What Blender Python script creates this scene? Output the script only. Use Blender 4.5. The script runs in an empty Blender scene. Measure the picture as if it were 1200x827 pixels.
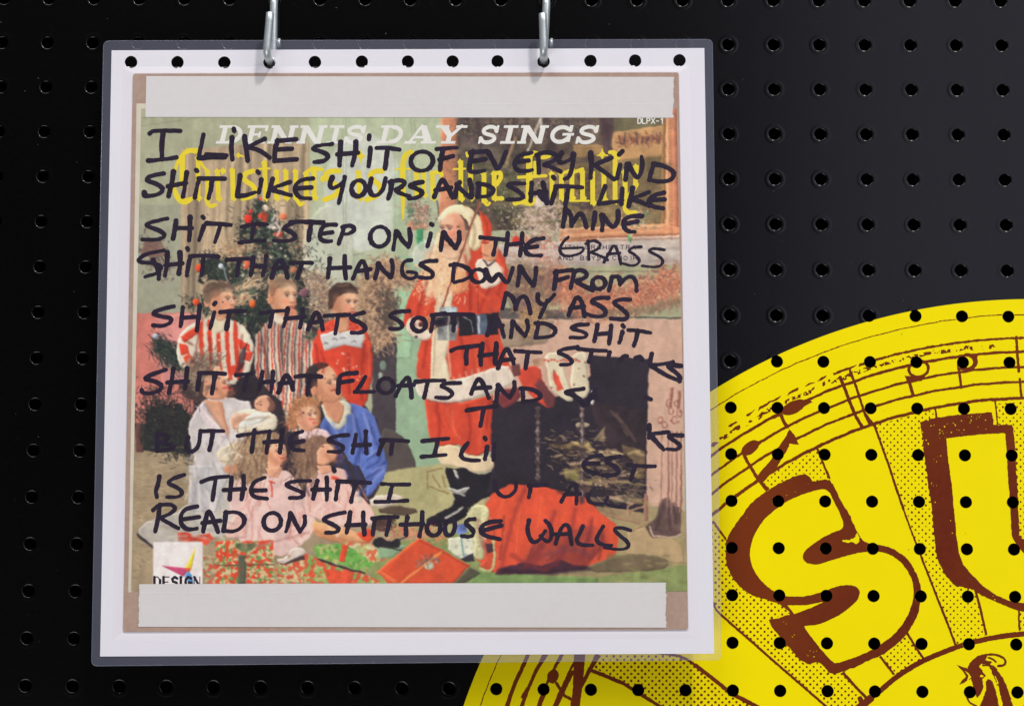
import bpy, math, random
import numpy as np
from mathutils import Matrix, Vector

random.seed(4); RNG = np.random.RandomState(7)
S = bpy.context.scene
C = S.collection

# ------------------------------------------------------------------ camera, world, lights
def rotv(v):
    v = np.array(v, float); t = np.linalg.norm(v); k = v/t
    K = np.array([[0,-k[2],k[1]],[k[2],0,-k[0]],[-k[1],k[0],0]])
    return np.eye(3)+np.sin(t)*K+(1-np.cos(t))*K@K
F_PX = 2400.0
POSE = [-1.22474100e-01, -1.07016754e-02, -5.28054551e-03, -2.85553910e+02, 1.98957567e+02, -1.15084363e+03]
R3 = rotv(POSE[:3]); T3 = np.array(POSE[3:])
CAM = -R3.T@T3                                   # board coordinates, mm: x right, y up, z towards the viewer
UP0 = 1.70                                       # height of the board's row 0 above the floor, m

def W(x, y, z):
    """board millimetres -> world metres (board stands in the XZ plane, facing -Y)"""
    return np.stack([np.asarray(x)*1e-3+np.zeros_like(np.asarray(z)*1.0+np.asarray(x)),
                     -np.asarray(z)*1e-3+np.zeros_like(np.asarray(x)*1.0),
                     np.asarray(y)*1e-3+UP0+np.zeros_like(np.asarray(x)*1.0)], -1)

def plane(px, py, z=0.0):
    """place on the plane at depth z (mm) that a traced outline point belongs to"""
    px = np.asarray(px, float); py = np.asarray(py, float)
    d = np.stack([(px-600)/F_PX, -(py-413.5)/F_PX, -np.ones_like(px)], -1)@R3
    s = (z-CAM[2])/d[..., 2]
    return CAM[0]+d[..., 0]*s, CAM[1]+d[..., 1]*s

cam = bpy.data.cameras.new('camera'); co = bpy.data.objects.new('camera', cam); C.objects.link(co)
M = np.array([[1,0,0],[0,0,-1],[0,1,0]], float)
m4 = np.eye(4); m4[:3,:3] = M@R3.T; m4[:3,3] = M@CAM*1e-3+np.array([0,0,UP0])
co.matrix_world = Matrix(m4.tolist())
cam.sensor_width = 36; cam.lens = 36*F_PX/1200; cam.clip_start = .01; cam.clip_end = 100
S.camera = co

world = bpy.data.worlds.new('World'); S.world = world; world.use_nodes = True
bg = world.node_tree.nodes['Background']; bg.inputs[0].default_value = (.75,.78,1,1); bg.inputs[1].default_value = .012
S.view_settings.view_transform = 'Standard'; S.view_settings.look = 'None'
S.view_settings.exposure = 0; S.view_settings.gamma = 1

def area(name, pos, aim, sx, sy, power, col):
    l = bpy.data.lights.new(name, 'AREA'); l.shape = 'RECTANGLE'; l.size = sx; l.size_y = sy
    l.energy = power; l.color = col
    o = bpy.data.objects.new(name, l); C.objects.link(o)
    p = Vector(W(*pos).tolist()); a = Vector(W(*aim).tolist())
    o.location = p; o.rotation_euler = (a-p).to_track_quat('-Z', 'Y').to_euler(); return o
AIM = (310., -200., 0.)
area('gallery_spot', (310+1250., -200+3700., 2500.), AIM, .34, .34, 130, (1,.965,.95))
area('high_fill', (-700., 2500., 2000.), AIM, 1.8, 1.0, 42, (.95,.955,1))  # unseen fill light added high on the left
area('high_fill', (2700., 1700., 2300.), AIM, 1.6, 1.2, 29, (.96,.96,1))  # second added fill, from the right, no fixture modelled
area('low_left_fill', (-500., -2000., 2200.), AIM, 1.8, 1.0, 37, (.97,.96,1))  # fill light added from below to soften the card's shadow
area('bright_room_side', (1850., 300., 3300.), (800.,-150.,0.), 2.0, 2.6, 13.5, (.76,.77,1))
S.render.engine = 'CYCLES'

# ------------------------------------------------------------------ materials
def lin(c):
    c = np.asarray(c, float)/255.
    return np.where(c <= .04045, c/12.92, ((c+.055)/1.055)**2.4)
ALB = 1.06                                        # printed inks: albedo of a tone under the photograph's light
def col4(c, k=ALB):
    return tuple(np.clip(lin(c)*k, 0, .95).tolist())+(1,)

def mat(name, c=None, rough=.5, spec=.5, noise=None, bump=None, metal=0, coat=0, raw=None, attr=None):
    m = bpy.data.materials.new(name); m.use_nodes = True
    nt = m.node_tree; n = nt.nodes; b = n['Principled BSDF']
    b.inputs['Roughness'].default_value = rough; b.inputs['Specular IOR Level'].default_value = spec
    b.inputs['Metallic'].default_value = metal; b.inputs['Coat Weight'].default_value = coat
    b.inputs['Coat Roughness'].default_value = .12
    base = raw if raw else (col4(c) if c is not None else (1,1,1,1))
    b.inputs['Base Color'].default_value = base
    tc = n.new('ShaderNodeTexCoord')
    src = None
    if attr:
        a = n.new('ShaderNodeAttribute'); a.attribute_name = attr; src = a.outputs['Color']
    if noise:                                     # list of (scale, amount, tint colour)
        for sc, am, tint in noise:
            nz = n.new('ShaderNodeTexNoise'); nz.inputs['Scale'].default_value = sc; nz.inputs['Detail'].default_value = 5
            nt.links.new(tc.outputs['Object'], nz.inputs['Vector'])
            mr = n.new('ShaderNodeMapRange'); mr.inputs[1].default_value = .35; mr.inputs[2].default_value = .7
            mr.inputs[3].default_value = 0; mr.inputs[4].default_value = am
            nt.links.new(nz.outputs['Fac'], mr.inputs[0])
            mx = n.new('ShaderNodeMix'); mx.data_type = 'RGBA'
            nt.links.new(mr.outputs[0], mx.inputs[0])
            if src is None: mx.inputs[6].default_value = base
            else: nt.links.new(src, mx.inputs[6])
            mx.inputs[7].default_value = tint if len(tint) == 4 else col4(tint)
            src = mx.outputs[2]
    if src is not None: nt.links.new(src, b.inputs['Base Color'])
    if bump:
        prev = None
        for sc, dist, st in bump:
            nz = n.new('ShaderNodeTexNoise'); nz.inputs['Scale'].default_value = sc; nz.inputs['Detail'].default_value = 3
            nt.links.new(tc.outputs['Object'], nz.inputs['Vector'])
            bp = n.new('ShaderNodeBump'); bp.inputs['Distance'].default_value = dist; bp.inputs['Strength'].default_value = st
            nt.links.new(nz.outputs['Fac'], bp.inputs['Height'])
            if prev: nt.links.new(prev, bp.inputs['Normal'])
            prev = bp.outputs[0]
        nt.links.new(prev, b.inputs['Normal'])
    return m

def clear_mat(name, haze, hazecol, ior=1.45, rough=.1, tint=(1,1,1,1), bump=None):
    m = bpy.data.materials.new(name); m.use_nodes = True; nt = m.node_tree; n = nt.nodes
    n.remove(n['Principled BSDF']); out = n['Material Output']
    t = n.new('ShaderNodeBsdfTransparent'); t.inputs[0].default_value = tint
    d = n.new('ShaderNodeBsdfDiffuse'); d.inputs[0].default_value = hazecol
    g = n.new('ShaderNodeBsdfGlossy'); g.inputs['Roughness'].default_value = rough; g.inputs[0].default_value = (1,1,1,1)
    m1 = n.new('ShaderNodeMixShader'); m1.inputs[0].default_value = haze
    tc = n.new('ShaderNodeTexCoord'); nz = n.new('ShaderNodeTexNoise'); nz.inputs['Scale'].default_value = 22
    nt.links.new(tc.outputs['Object'], nz.inputs['Vector'])
    mr = n.new('ShaderNodeMapRange'); mr.inputs[3].default_value = haze*.85; mr.inputs[4].default_value = haze*1.15
    nt.links.new(nz.outputs['Fac'], mr.inputs[0]); nt.links.new(mr.outputs[0], m1.inputs[0])
    lw = n.new('ShaderNodeLayerWeight'); lw.inputs['Blend'].default_value = .5
    pw = n.new('ShaderNodeMath'); pw.operation = 'POWER'; pw.inputs[1].default_value = 5; nt.links.new(lw.outputs['Facing'], pw.inputs[0])
    fr = n.new('ShaderNodeMath'); fr.operation = 'MULTIPLY_ADD'; fr.inputs[1].default_value = .9; fr.inputs[2].default_value = ((ior-1)/(ior+1))**2
    nt.links.new(pw.outputs[0], fr.inputs[0])
    m2 = n.new('ShaderNodeMixShader')
    nt.links.new(t.outputs[0], m1.inputs[1]); nt.links.new(d.outputs[0], m1.inputs[2])
    nt.links.new(fr.outputs[0], m2.inputs[0]); nt.links.new(m1.outputs[0], m2.inputs[1]); nt.links.new(g.outputs[0], m2.inputs[2])
    if bump:
        nb = n.new('ShaderNodeTexNoise'); nb.inputs['Scale'].default_value = bump[0]
        nt.links.new(tc.outputs['Object'], nb.inputs['Vector'])
        bp = n.new('ShaderNodeBump'); bp.inputs['Distance'].default_value = bump[1]; bp.inputs['Strength'].default_value = 1
        nt.links.new(nb.outputs['Fac'], bp.inputs['Height'])
        nt.links.new(bp.outputs[0], g.inputs['Normal'])
    nt.links.new(m2.outputs[0], out.inputs[0]); return m

MAT = dict(
    board=mat('black_paint', raw=(.0010,.0009,.0008,1), rough=.22, spec=.45, noise=[(9,.5,(.0019,.0016,.0014,1)),(420,.3,(.0035,.003,.0028,1))], bump=[(900,.00003,.25),(30,.0002,.2)]),
    wall=mat('dark_brown_wood', raw=(.03,.016,.01,1), rough=.8, noise=[(14,.9,(.075,.035,.018,1))]),
    yellow=mat('yellow_print', (238,219,0), rough=.34, spec=.10, noise=[(40,.25,(229,208,0)),(6,.3,(236,213,0))], bump=[(500,.00002,.3),(25,.0003,.15)]),
    brown=mat('brown_ink', (114,50,17), rough=.36, spec=.10, noise=[(11,.8,(86,22,16)),(300,.35,(116,52,24))], bump=[(500,.00002,.3)]),
    white=mat('white_card', (227,225,228), rough=.45, spec=.3, noise=[(12,.5,(222,218,225))], bump=[(30,.0002,.15)]),
    kraft=mat('kraft_board', (170,142,124), rough=.6, noise=[(60,.6,(158,126,106)),(400,.5,(182,158,140))], bump=[(600,.00005,.4)]),
    cream=mat('cream_paper_edge', (214,206,186), rough=.5, noise=[(80,.5,(196,186,162))]),
    tape=mat('white_paper_tape', (214,210,206), rough=.55, noise=[(18,.55,(207,202,197)),(240,.4,(219,215,210))], bump=[(40,.0001,.3),(500,.00003,.3)]),
    picture=mat('printed_photo', rough=.42, spec=.25, attr='ink', noise=[(900,.05,(120,112,100))], bump=[(350,.00003,.3)]),
    marker=mat('marker_ink', (38,29,42), rough=.42, spec=.2, noise=[(70,.85,(34,28,40)),(350,.5,(54,42,70))]),
    titlewhite=mat('white_print', (232,229,219), rough=.42, noise=[(200,.5,(218,216,202))]),
    titleyellow=mat('yellow_lettering', (236,214,44), rough=.42, noise=[(150,.6,(222,196,60))]),
    crease=mat('tape_fold', (221,218,214), rough=.5, noise=[(60,.5,(212,208,205))]),
    purple=mat('small_print_ink', (72,52,80), rough=.42),
    zinc=mat('zinc_plated_steel', raw=(.56,.62,.62,1), rough=.42, metal=.6, noise=[(160,.5,(.42,.47,.46,1)),(500,.4,(.78,.80,.82,1))], bump=[(300,.0001,.4)]),
    margin=clear_mat('laminate_margin_plastic', .10, (.72,.76,.98,1), rough=.2, tint=(.93,.93,.95,1), bump=(30,.0003)),
    film=clear_mat('laminate_film_plastic', .007, (.8,.78,.8,1), rough=.12, tint=(.985,.985,.985,1), bump=(18,.0002)),
)

# ------------------------------------------------------------------ mesh helpers
def obj(name, me, m, parent=None, **props):
    if m: me.materials.append(m)
    o = bpy.data.objects.new(name, me); C.objects.link(o)
    if parent: o.parent = parent
    for k, v in props.items(): o[k] = v
    return o
def mesh(name, verts, faces):
    me = bpy.data.meshes.new(name); me.from_pydata([tuple(v) for v in verts], [], faces); me.update(); return me
def empty(name, loc, label, category, group=None):
    o = bpy.data.objects.new(name, None); C.objects.link(o)
    o['label'] = label; o['category'] = category
    if group: o['group'] = group
    return o
def mesh_arrays(name, verts, starts, totals, loops):
    me = bpy.data.meshes.new(name)
    me.vertices.add(len(verts)); me.vertices.foreach_set('co', np.asarray(verts, np.float32).ravel())
    me.loops.add(len(loops)); me.loops.foreach_set('vertex_index', np.asarray(loops, np.int32))
    me.polygons.add(len(starts)); me.polygons.foreach_set('loop_start', np.asarray(starts, np.int32))
    me.polygons.foreach_set('loop_total', np.asarray(totals, np.int32))
    me.update(calc_edges=True); me.validate(); return me

class Field:
    """signed distance field on a regular grid; cut along its zero line it becomes crisp flat geometry"""
    def __init__(s, x0, y0, x1, y1, st):
        s.x0, s.y0, s.st = x0, y0, st
        s.nx = int(round((x1-x0)/st))+1; s.ny = int(round((y1-y0)/st))+1
        s.f = np.full((s.ny, s.nx), 4.0, np.float32)
        s.X = (x0+np.arange(s.nx)*st).astype(np.float64); s.Y = (y0+np.arange(s.ny)*st).astype(np.float64)
    def win(s, xs, ys, pad):
        i0 = max(0, int((min(xs)-pad-s.x0)/s.st)); i1 = min(s.nx, int((max(xs)+pad-s.x0)/s.st)+2)
        j0 = max(0, int((min(ys)-pad-s.y0)/s.st)); j1 = min(s.ny, int((max(ys)+pad-s.y0)/s.st)+2)
        return (slice(j0, j1), slice(i0, i1)) if i1 > i0 and j1 > j0 else None
    def put(s, w, d, sub=False):
        if sub: s.f[w] = np.maximum(s.f[w], -d)
        else: s.f[w] = np.minimum(s.f[w], d)
    def stroke(s, pts, r, sub=False):
        r = np.broadcast_to(np.asarray(r, float), (len(pts),))
        for k in range(max(1, len(pts)-1)):
            a = pts[k]; b = pts[min(k+1, len(pts)-1)]; ra, rb = r[k], r[min(k+1, len(pts)-1)]
            w = s.win([a[0], b[0]], [a[1], b[1]], max(ra, rb)+2)
            if w is None: continue
            gx, gy = np.meshgrid(s.X[w[1]], s.Y[w[0]])
            dx, dy = b[0]-a[0], b[1]-a[1]; L = dx*dx+dy*dy+1e-9
            t = np.clip(((gx-a[0])*dx+(gy-a[1])*dy)/L, 0, 1)
            s.put(w, np.hypot(gx-a[0]-t*dx, gy-a[1]-t*dy)-(ra+(rb-ra)*t), sub)
    def poly(s, pts, sub=False):
        pts = np.asarray(pts, float); w = s.win(pts[:,0], pts[:,1], 2)
        if w is None: return
        gx, gy = np.meshgrid(s.X[w[1]], s.Y[w[0]])
        d = np.full(gx.shape, 3.0); ins = np.zeros(gx.shape, bool)
        for (ax, ay), (bx, by) in zip(pts, np.roll(pts, -1, 0)):
            dx, dy = bx-ax, by-ay; L = dx*dx+dy*dy+1e-12
            t = np.clip(((gx-ax)*dx+(gy-ay)*dy)/L, 0, 1)
            np.minimum(d, np.hypot(gx-ax-t*dx, gy-ay-t*dy), out=d)
            if ay != by: ins ^= ((ay > gy) != (by > gy)) & (gx < (bx-ax)*(gy-ay)/(by-ay)+ax)
        s.put(w, np.where(ins, -d, d), sub)
    def mesh(s, name, to_world):
        f = s.f; ins = f < 0
        a, b, c, d = ins[:-1,:-1], ins[:-1,1:], ins[1:,1:], ins[1:,:-1]
        code = a*1+b*2+c*4+d*8
        V, L, ST, TT = [], [], [], []; nv = 0; nl = 0
        full = code == 15                                  # whole cells joined into row runs
        pad = np.zeros((full.shape[0], 1), bool)
        e = np.diff(np.concatenate([pad, full, pad], 1).astype(np.int8), axis=1)
        r0, c0 = np.nonzero(e == 1); r1, c1 = np.nonzero(e == -1)
        if len(r0):
            q = np.stack([np.stack([c0, r0], 1), np.stack([c0, r0+1], 1), np.stack([c1, r0+1], 1), np.stack([c1, r0], 1)], 1).reshape(-1, 2).astype(float)
            n = len(r0); V.append(q); L.append(np.arange(4*n)); ST.append(np.arange(n)*4); TT.append(np.full(n, 4)); nv += 4*n; nl += 4*n
        off = [(0,0),(1,0),(1,1),(0,1)]
        for cs in range(1, 15):
            jj, ii = np.nonzero(code == cs)
            if not len(jj): continue
            fv = [f[jj+oy, ii+ox].astype(float) for ox, oy in off]; P = []
            for k in range(4):
                k2 = (k+1) % 4; ik = cs >> k & 1; ik2 = cs >> k2 & 1
                if ik: P.append(np.stack([ii+off[k][0], jj+off[k][1]], 1).astype(float))
                if ik != ik2:
                    t = fv[k]/(fv[k]-fv[k2])
                    P.append(np.stack([ii+off[k][0]+t*(off[k2][0]-off[k][0]), jj+off[k][1]+t*(off[k2][1]-off[k][1])], 1))
            P = np.stack(P[::-1], 1); n, m = P.shape[:2]
            V.append(P.reshape(-1, 2)); L.append(nv+np.arange(n*m)); ST.append(nl+np.arange(n)*m); TT.append(np.full(n, m)); nv += n*m; nl += n*m
        V = np.concatenate(V); return mesh_arrays(name, to_world(s.x0+V[:,0]*s.st, s.y0+V[:,1]*s.st), np.concatenate(ST), np.concatenate(TT), np.concatenate(L))

def on(z):
    def g(px, py):
        X, Y = plane(px, py, z); return W(X, Y, np.full_like(X, z))
    return g
def quad(name, pts, z):
    p = np.array(pts, float); return mesh(name, on(z)(p[:,0], p[:,1]), [tuple(range(len(p)))[::-1]])

def vnoise(X, Y, sc, seed):
    r = np.random.RandomState(seed); N = 256; g = r.rand(N, N)
    x = X/sc+37.3; y = Y/sc+11.7; xi = np.floor(x).astype(int); yi = np.floor(y).astype(int)
    u = x-xi; v = y-yi; u = u*u*(3-2*u); v = v*v*(3-2*v); i0 = xi % N; i1 = (xi+1) % N; j0 = yi % N; j1 = (yi+1) % N
    return (g[j0,i0]*(1-u)+g[j0,i1]*u)*(1-v)+(g[j1,i0]*(1-u)+g[j1,i1]*u)*v
def smooth(pts, n=2):
    P = [tuple(map(float, p)) for p in pts]
    if len(P) < 3: return P
    for _ in range(n):
        Q = [P[0]]
        for a, b in zip(P[:-1], P[1:]):
            Q.append((a[0]*.75+b[0]*.25, a[1]*.75+b[1]*.25)); Q.append((a[0]*.25+b[0]*.75, a[1]*.25+b[1]*.75))
        Q.append(P[-1]); P = Q
    return P

def tube(name, path, r, seg=16):
    P = [Vector(p) for p in path]; V = []; Fc = []
    side = Vector((1,0,0))
    for k, p in enumerate(P):
        t = (P[min(k+1, len(P)-1)]-P[max(k-1, 0)]).normalized()
        u = (side-t*side.dot(t)).normalized(); v = t.cross(u)
        for s in range(seg):
            a = 2*math.pi*s/seg; V.append(p+u*(r*math.cos(a))+v*(r*math.sin(a)))
    for k in range(len(P)-1):
        for s in range(seg):
            Fc.append((k*seg+s, k*seg+(s+1) % seg, (k+1)*seg+(s+1) % seg, (k+1)*seg+s))
    n = len(V)                                       # bevelled end caps
    for k, sg in ((0, -1), (len(P)-1, 1)):
        t = (P[1]-P[0]).normalized() if k == 0 else (P[-1]-P[-2]).normalized()
        b = len(V)
        for s in range(seg): V.append(P[k]+(V[k*seg+s]-P[k])*.82+t*sg*r*.15)
        for s in range(seg):
            q = (k*seg+s, b+s, b+(s+1) % seg, k*seg+(s+1) % seg); Fc.append(q if k == 0 else q[::-1])
        Fc.append(tuple(range(b, b+seg)) if k == 0 else tuple(range(b, b+seg))[::-1])
    me = mesh(name, V, Fc)
    for p in me.polygons: p.use_smooth = len(p.vertices) == 4
    return me

# ------------------------------------------------------------------ wall behind, pegboard
IN = 25.4
X0, X1, Y1, Y0 = -4.5*IN, 31.5*IN, 5.5*IN, -21.5*IN
wb = []
for (x, z) in ((X0-300, -40), (X1+300, -40)):
    pass
me = mesh('wall', [W(X0-400., Y0-300., -45.), W(X1+400., Y0-300., -45.), W(X1+400., Y1+300., -45.), W(X0-400., Y1+300., -45.)], [(0,1,2,3)])
obj('back_wall', me, MAT['wall'], kind='structure')

RB, SEG = 3.2, 28
def pegboard():
    V = []; Fc = []; T = 6.0
    ang = np.arange(SEG)*2*math.pi/SEG+math.pi/4
    rings = [(6.1, 0), (5.45, 0), (5.15, .035), (4.7, .04), (3.75, .035), (3.38, .0), (RB, -.3), (RB*.99, -T)]
    for i in range(-4, 32):
        for j in range(-5, 22):
            cx, cy = i*IN, -j*IN; b = len(V)
            jit = RNG.rand(SEG)*.10-.05; hs = .6+.8*RNG.rand(); ox, oy = RNG.randn(2)*.12
            for q, (r, z) in enumerate(rings):
                k = 1 if 1 < q < 5 else 0
                for s in range(SEG):
                    rr = r+(jit[s]*(1 if q >= 5 else 0))
                    V.append((cx+ox*(q > 0)*0+rr*math.cos(ang[s]), cy+rr*math.sin(ang[s]), z*(hs if k else 1)))
            sq = len(V); h = IN/2
            for s in range(SEG):                      # projection of each ring vertex on the cell's square
                c_, s_ = math.cos(ang[s]), math.sin(ang[s]); m_ = max(abs(c_), abs(s_))
                V.append((cx+h*c_/m_, cy+h*s_/m_, 0))
            for s in range(SEG):
                s2 = (s+1) % SEG
                Fc.append((sq+s, sq+s2, b+s2, b+s))
                for q in range(len(rings)-1):
                    Fc.append((b+q*SEG+s, b+q*SEG+s2, b+(q+1)*SEG+s2, b+(q+1)*SEG+s))
    V = np.array(V); me = mesh('pegboard', W(V[:,0], V[:,1], V[:,2]), Fc)
    import bmesh
    bm = bmesh.new(); bm.from_mesh(me); bmesh.ops.remove_doubles(bm, verts=bm.verts, dist=1e-6)
    for f_ in bm.faces: f_.smooth = True
    bm.to_mesh(me); bm.free(); return me
pb = obj('pegboard', pegboard(), MAT['board'], label='glossy black painted pegboard with rows of small round holes, covering the whole background', category='pegboard')

dr = np.random.RandomState(77); V = []; Fc = []
for _ in range(420):
    x, y = dr.uniform(-20, 600), dr.uniform(-420, 20); r = .07+.16*dr.rand()**3; a0 = dr.rand()*3; el = 1+3*dr.rand()**4
    if math.hypot(x-round(x/IN)*IN, y-round(y/IN)*IN) < 5.5: continue
    b = len(V)
    for k in range(5):
        a = a0+k*2*math.pi/5; u_, v_ = r*el*math.cos(a-a0), r*math.sin(a-a0)
        V.append(W(x+u_*math.cos(a0)-v_*math.sin(a0), y+u_*math.sin(a0)+v_*math.cos(a0), .05))
    V.append(W(x, y, .12)); Fc += [(b+k, b+(k+1) % 5, b+5) for k in range(5)]
obj('dust', mesh('dust', V, Fc), mat('grey_dust', (70,68,70), rough=.9, noise=[(200,.6,(110,106,108))]), pb, kind='stuff')

def hole_sdf(X, Y, r):
    """board mm -> distance to the edge of the nearest peg hole (negative inside the hole)"""
    return np.hypot(X-np.round(X/IN)*IN, Y-np.round(Y/IN)*IN)-r

# ------------------------------------------------------------------ yellow round sign
DX, DY, DR = 572.6, -496.7, 328.6
disc = empty('round_logo_sign', None, 'large bright yellow disc printed with brown letters, music staves and a rooster head', 'sign')
Fd = Field(DX-DR-2, Y0, X1, DY+DR+2, .55)
gx, gy = np.meshgrid(Fd.X, Fd.Y)
circ = np.hypot(gx-DX, gy-DY)-DR
wob = .12*(vnoise(gx, gy, 1.1, 5)-.5)
Fd.f = np.maximum(circ, -(hole_sdf(gx, gy, 3.32)+wob)).astype(np.float32)
me = Fd.mesh('disc_face', lambda x, y: W(x, y, np.full_like(x, .22)))
me.flip_normals()
obj('disc_face', me, MAT['yellow'], disc)

FA = Field(530, 340, 1330, 940, .5)
Tz = lambda ox, oy, P, k=6.316: [(ox+x/k, oy+y/k) for x, y in P]
st = FA.stroke; pl = FA.poly
# concentric lines in true disc radii
px, py = np.meshgrid(FA.X, FA.Y); BX, BY = plane(px, py, 0)
RR = np.hypot(BX-DX, BY-DY); TH = np.degrees(np.arctan2(BY-DY, BX-DX)); SC = 2.13
nz1 = vnoise(px, py, 3.2, 1); nz2 = vnoise(px, py, 9, 2); nz3 = vnoise(px, py, 1.6, 3)
art = np.full(px.shape, 4.0)
for rad, hw, ex in ((320.2, .22, 0), (299.6, .74, 0), (291.2, .68, 0), (283.1, .68, 0), (274.2, .82, 0)):
    art = np.minimum(art, (np.abs(RR-rad+.5*(nz2-.5))-hw*(1+.5*(nz1-.5)))*SC)
b1 = (np.abs(RR-307.2)-.75*(.75+.8*(nz1-.4)))*SC                     # ragged broken outer staff line
brk = np.where((TH > 111) & (TH < 141), (vnoise(px+py, py*.6, 4.5, 9)-.50)*6, (vnoise(px+py, py*.6, 6, 19)-.88)*4)
art = np.minimum(art, np.maximum(b1, brk))
b2 = (np.abs(RR-303.6+1.6*(nz2-.5))-1.1)*SC; art = np.minimum(art, np.maximum(b2, np.where((TH > 94) & (TH < 141), (.62-nz1*.75-nz3*.42)*9, 3)))
FA.f = art.astype(np.float32)
FA.f[(RR < 160) & (FA.f < 0)] = 4

# halftone sectors
HT = [
 [(697,782),(702,764),(783,766),(800,769),(815,779),(857,812),(888,828),(990,900),(935,925),(860,880),(773,827)],
 [(826,600),(836,612),(851,632),(880,692),(915,704),(926,718),(900,726),(945,776),(962,772),(972,789),(990,788),(1014,817),(1012,838),(985,842),(966,826),(900,768),(845,720),(826,700)],
 [(894,566.6),(902,573.7),(914,567),(940,554),(948,559),(953,566),(971,561),(966,545),(956.7,526),(941,531.7),(912,546)],
 [(1025,498),(1095.5,480),(1098,489),(1080,494),(1083,533),(1088,565),(1091.5,590),(1094,617),(1097,648.6),(1108,674),(1119,685),(1143,691),(1147,701),(1156,744),(1143,748),(1119,755),(1105,720),(1096,694),(1080,653),(1073,634),(1059,597),(1042,546)],
 [(1033.7,766.7),(1060.7,742),(1071,757),(1081,771),(1048,790)],
 [(1168,473),(1240,468),(1240,634),(1200,632),(1194,626),(1192,565),(1189,505),(1170,497)],
 [(1194.5,713),(1240,716),(1240,736),(1194.5,739)],
]
Hm = Field(530, 340, 1330, 940, .5)
for h in HT: Hm.poly(h)
per = 8.22; u = (px+py)/per*1.0; v = (px-py)/per*1.0
cu = np.round(u); cv = np.round(v); du = (u-cu)*per/2; dv = (v-cv)*per/2
dd = np.hypot(du, dv)*math.sqrt(2)
cellr = np.random.RandomState(3).rand(64, 64)[(cu.astype(int)) % 64, (cv.astype(int)) % 64]
grow = np.clip((py-560)/260, 0, 1)*np.clip((1100-px)/260, 0, 1)
rad = 1.02+.40*grow+.30*(cellr-.5)
dots = dd-rad
ht = np.maximum(dots, Hm.f+.2)
# scalloped borders where the screen meets an outline
edge = np.maximum(dd-1.7, np.abs(Hm.f)-.9)
FA.f = np.minimum(FA.f, np.minimum(ht, np.maximum(edge, Hm.f))).astype(np.float32)

# rays
for a, b, w in (((958,526),(972,560),1.3),((1012,482),(1025,499),1.5),((1025,499),(1042,546),1.3),((1042,546),(1059,597),1.3),((1059,597),(1080,653),1.0),
                ((1080,653),(1096,694),1.2),((1096,694),(1120,756),1.3),((1143,690),(1156,744),1.4),((1166,470),(1169,497),.8),((1194,712),(1194.8,738),1.0),
                ((1030,767),(1048,790),1.3),((1062,740),(1082,771),1.3),((988,788),(1016,818),1.6),((845,720),(968,827),1.4),((968,827),(1010,860),1.4),
                ((815,779),(857,812),2.2),((857,812),(890,829),2.4),((890,829),(1000,905),2.4),((693,785),(730,800),2.2),((730,800),(775,828),1.9),((775,828),(900,905),1.9),
                ((911,703),(931,719),1.7),((1095.5,477),(1097.6,489),1.1),((893,566),(902,575),1.4)):
    st([a, ((a[0]+b[0])/2+random.uniform(-.5,.5), (a[1]+b[1])/2), b], w)
st(smooth([(836,706),(839,714),(845,720)]), 1.1); st(smooth([(700,764),(760,763),(783,766),(800,769),(815,779)]), 1.5)
st(smooth([(836,611),(843,621),(851,632)]), 1.2)
# notes and bar lines
def ell(cx, cy, rx, ry, rot, n=28):
    a = math.radians(rot); return [(cx+rx*math.cos(t)*math.cos(a)-ry*math.sin(t)*math.sin(a), cy+rx*math.cos(t)*math.sin(a)+ry*math.sin(t)*math.cos(a)) for t in np.linspace(0, 2*math.pi, n)]
for P, w in (([(984.5,442),(990,455),(997.5,475),(1003,488),(1009.7,499)],1.9),([(996,434),(1003,452),(1009,471),(1014,486),(1019,496)],1.5),
             ([(1191,395),(1192,412),(1194,435)],1.6),([(1195,444),(1197,465)],1.4),([(1064.6,443),(1067,452),(1070,463)],1.9),([(1124,434),(1126.5,454)],1.5),
             ([(915,485),(919,495),(923,500)],1.9),([(872,533),(876,541),(887,559),(899.7,575)],1.9),([(906,489),(913,486)],1.6)):
    st(P, w)
st(ell(1076.5, 432, 11.5, 9.5, -12), 1.6); st(ell(1133.5, 424, 10.5, 8.5, -10)[-8:]+ell(1133.5, 424, 10.5, 8.5, -10)[:9], 1.9)
pl([(1060,440),(1078,442),(1086,438),(1080,446),(1064,449)]); pl([(1122,434),(1136,433),(1142,430),(1146,416),(1134,419),(1124,417),(1121,425)]); pl(ell(1133,424.5,7.5,6,-10), True)
pl(ell(930,477,15,7.2,-26)); pl([(938,474),(948,468),(952,471),(942,476)]); pl(ell(879,524.5,12,6.8,-38)); pl([(884,519),(895,516),(890,521),(884,527)])
pl([(925,502.5),(931,509.6),(936,520.7),(928,520),(923.4,517.5),(925,522),(918.7,533),(910.7,546),(893,566.6),(886,560),(890,554),(902.8,539.7),(912,524),(921,511)])
# lower left staves and notes
st(smooth([(640,767),(627,787),(612.5,823),(606,850)]), 1.9); st(smooth([(659,767),(651,780)]), 1.7); pl(ell(648,792,6.5,8.5,20))
st([(652,800),(662,815),(676,822)], 1.8); st([(640,808),(633,826),(630,850)], 1.7); st([(701,769),(690,787),(680,806),(664,840)], 2.0); st([(671,787),(662,805),(651.5,828)], 2.0)
pl([(673,764),(686,764),(683,800),(676,850),(664,850),(671,812)]); st([(618,806),(612,816)], 1.6); st(smooth([(618.5,767),(613,780),(602,803),(594.5,826),(590,850)]), 2.3)

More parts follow.
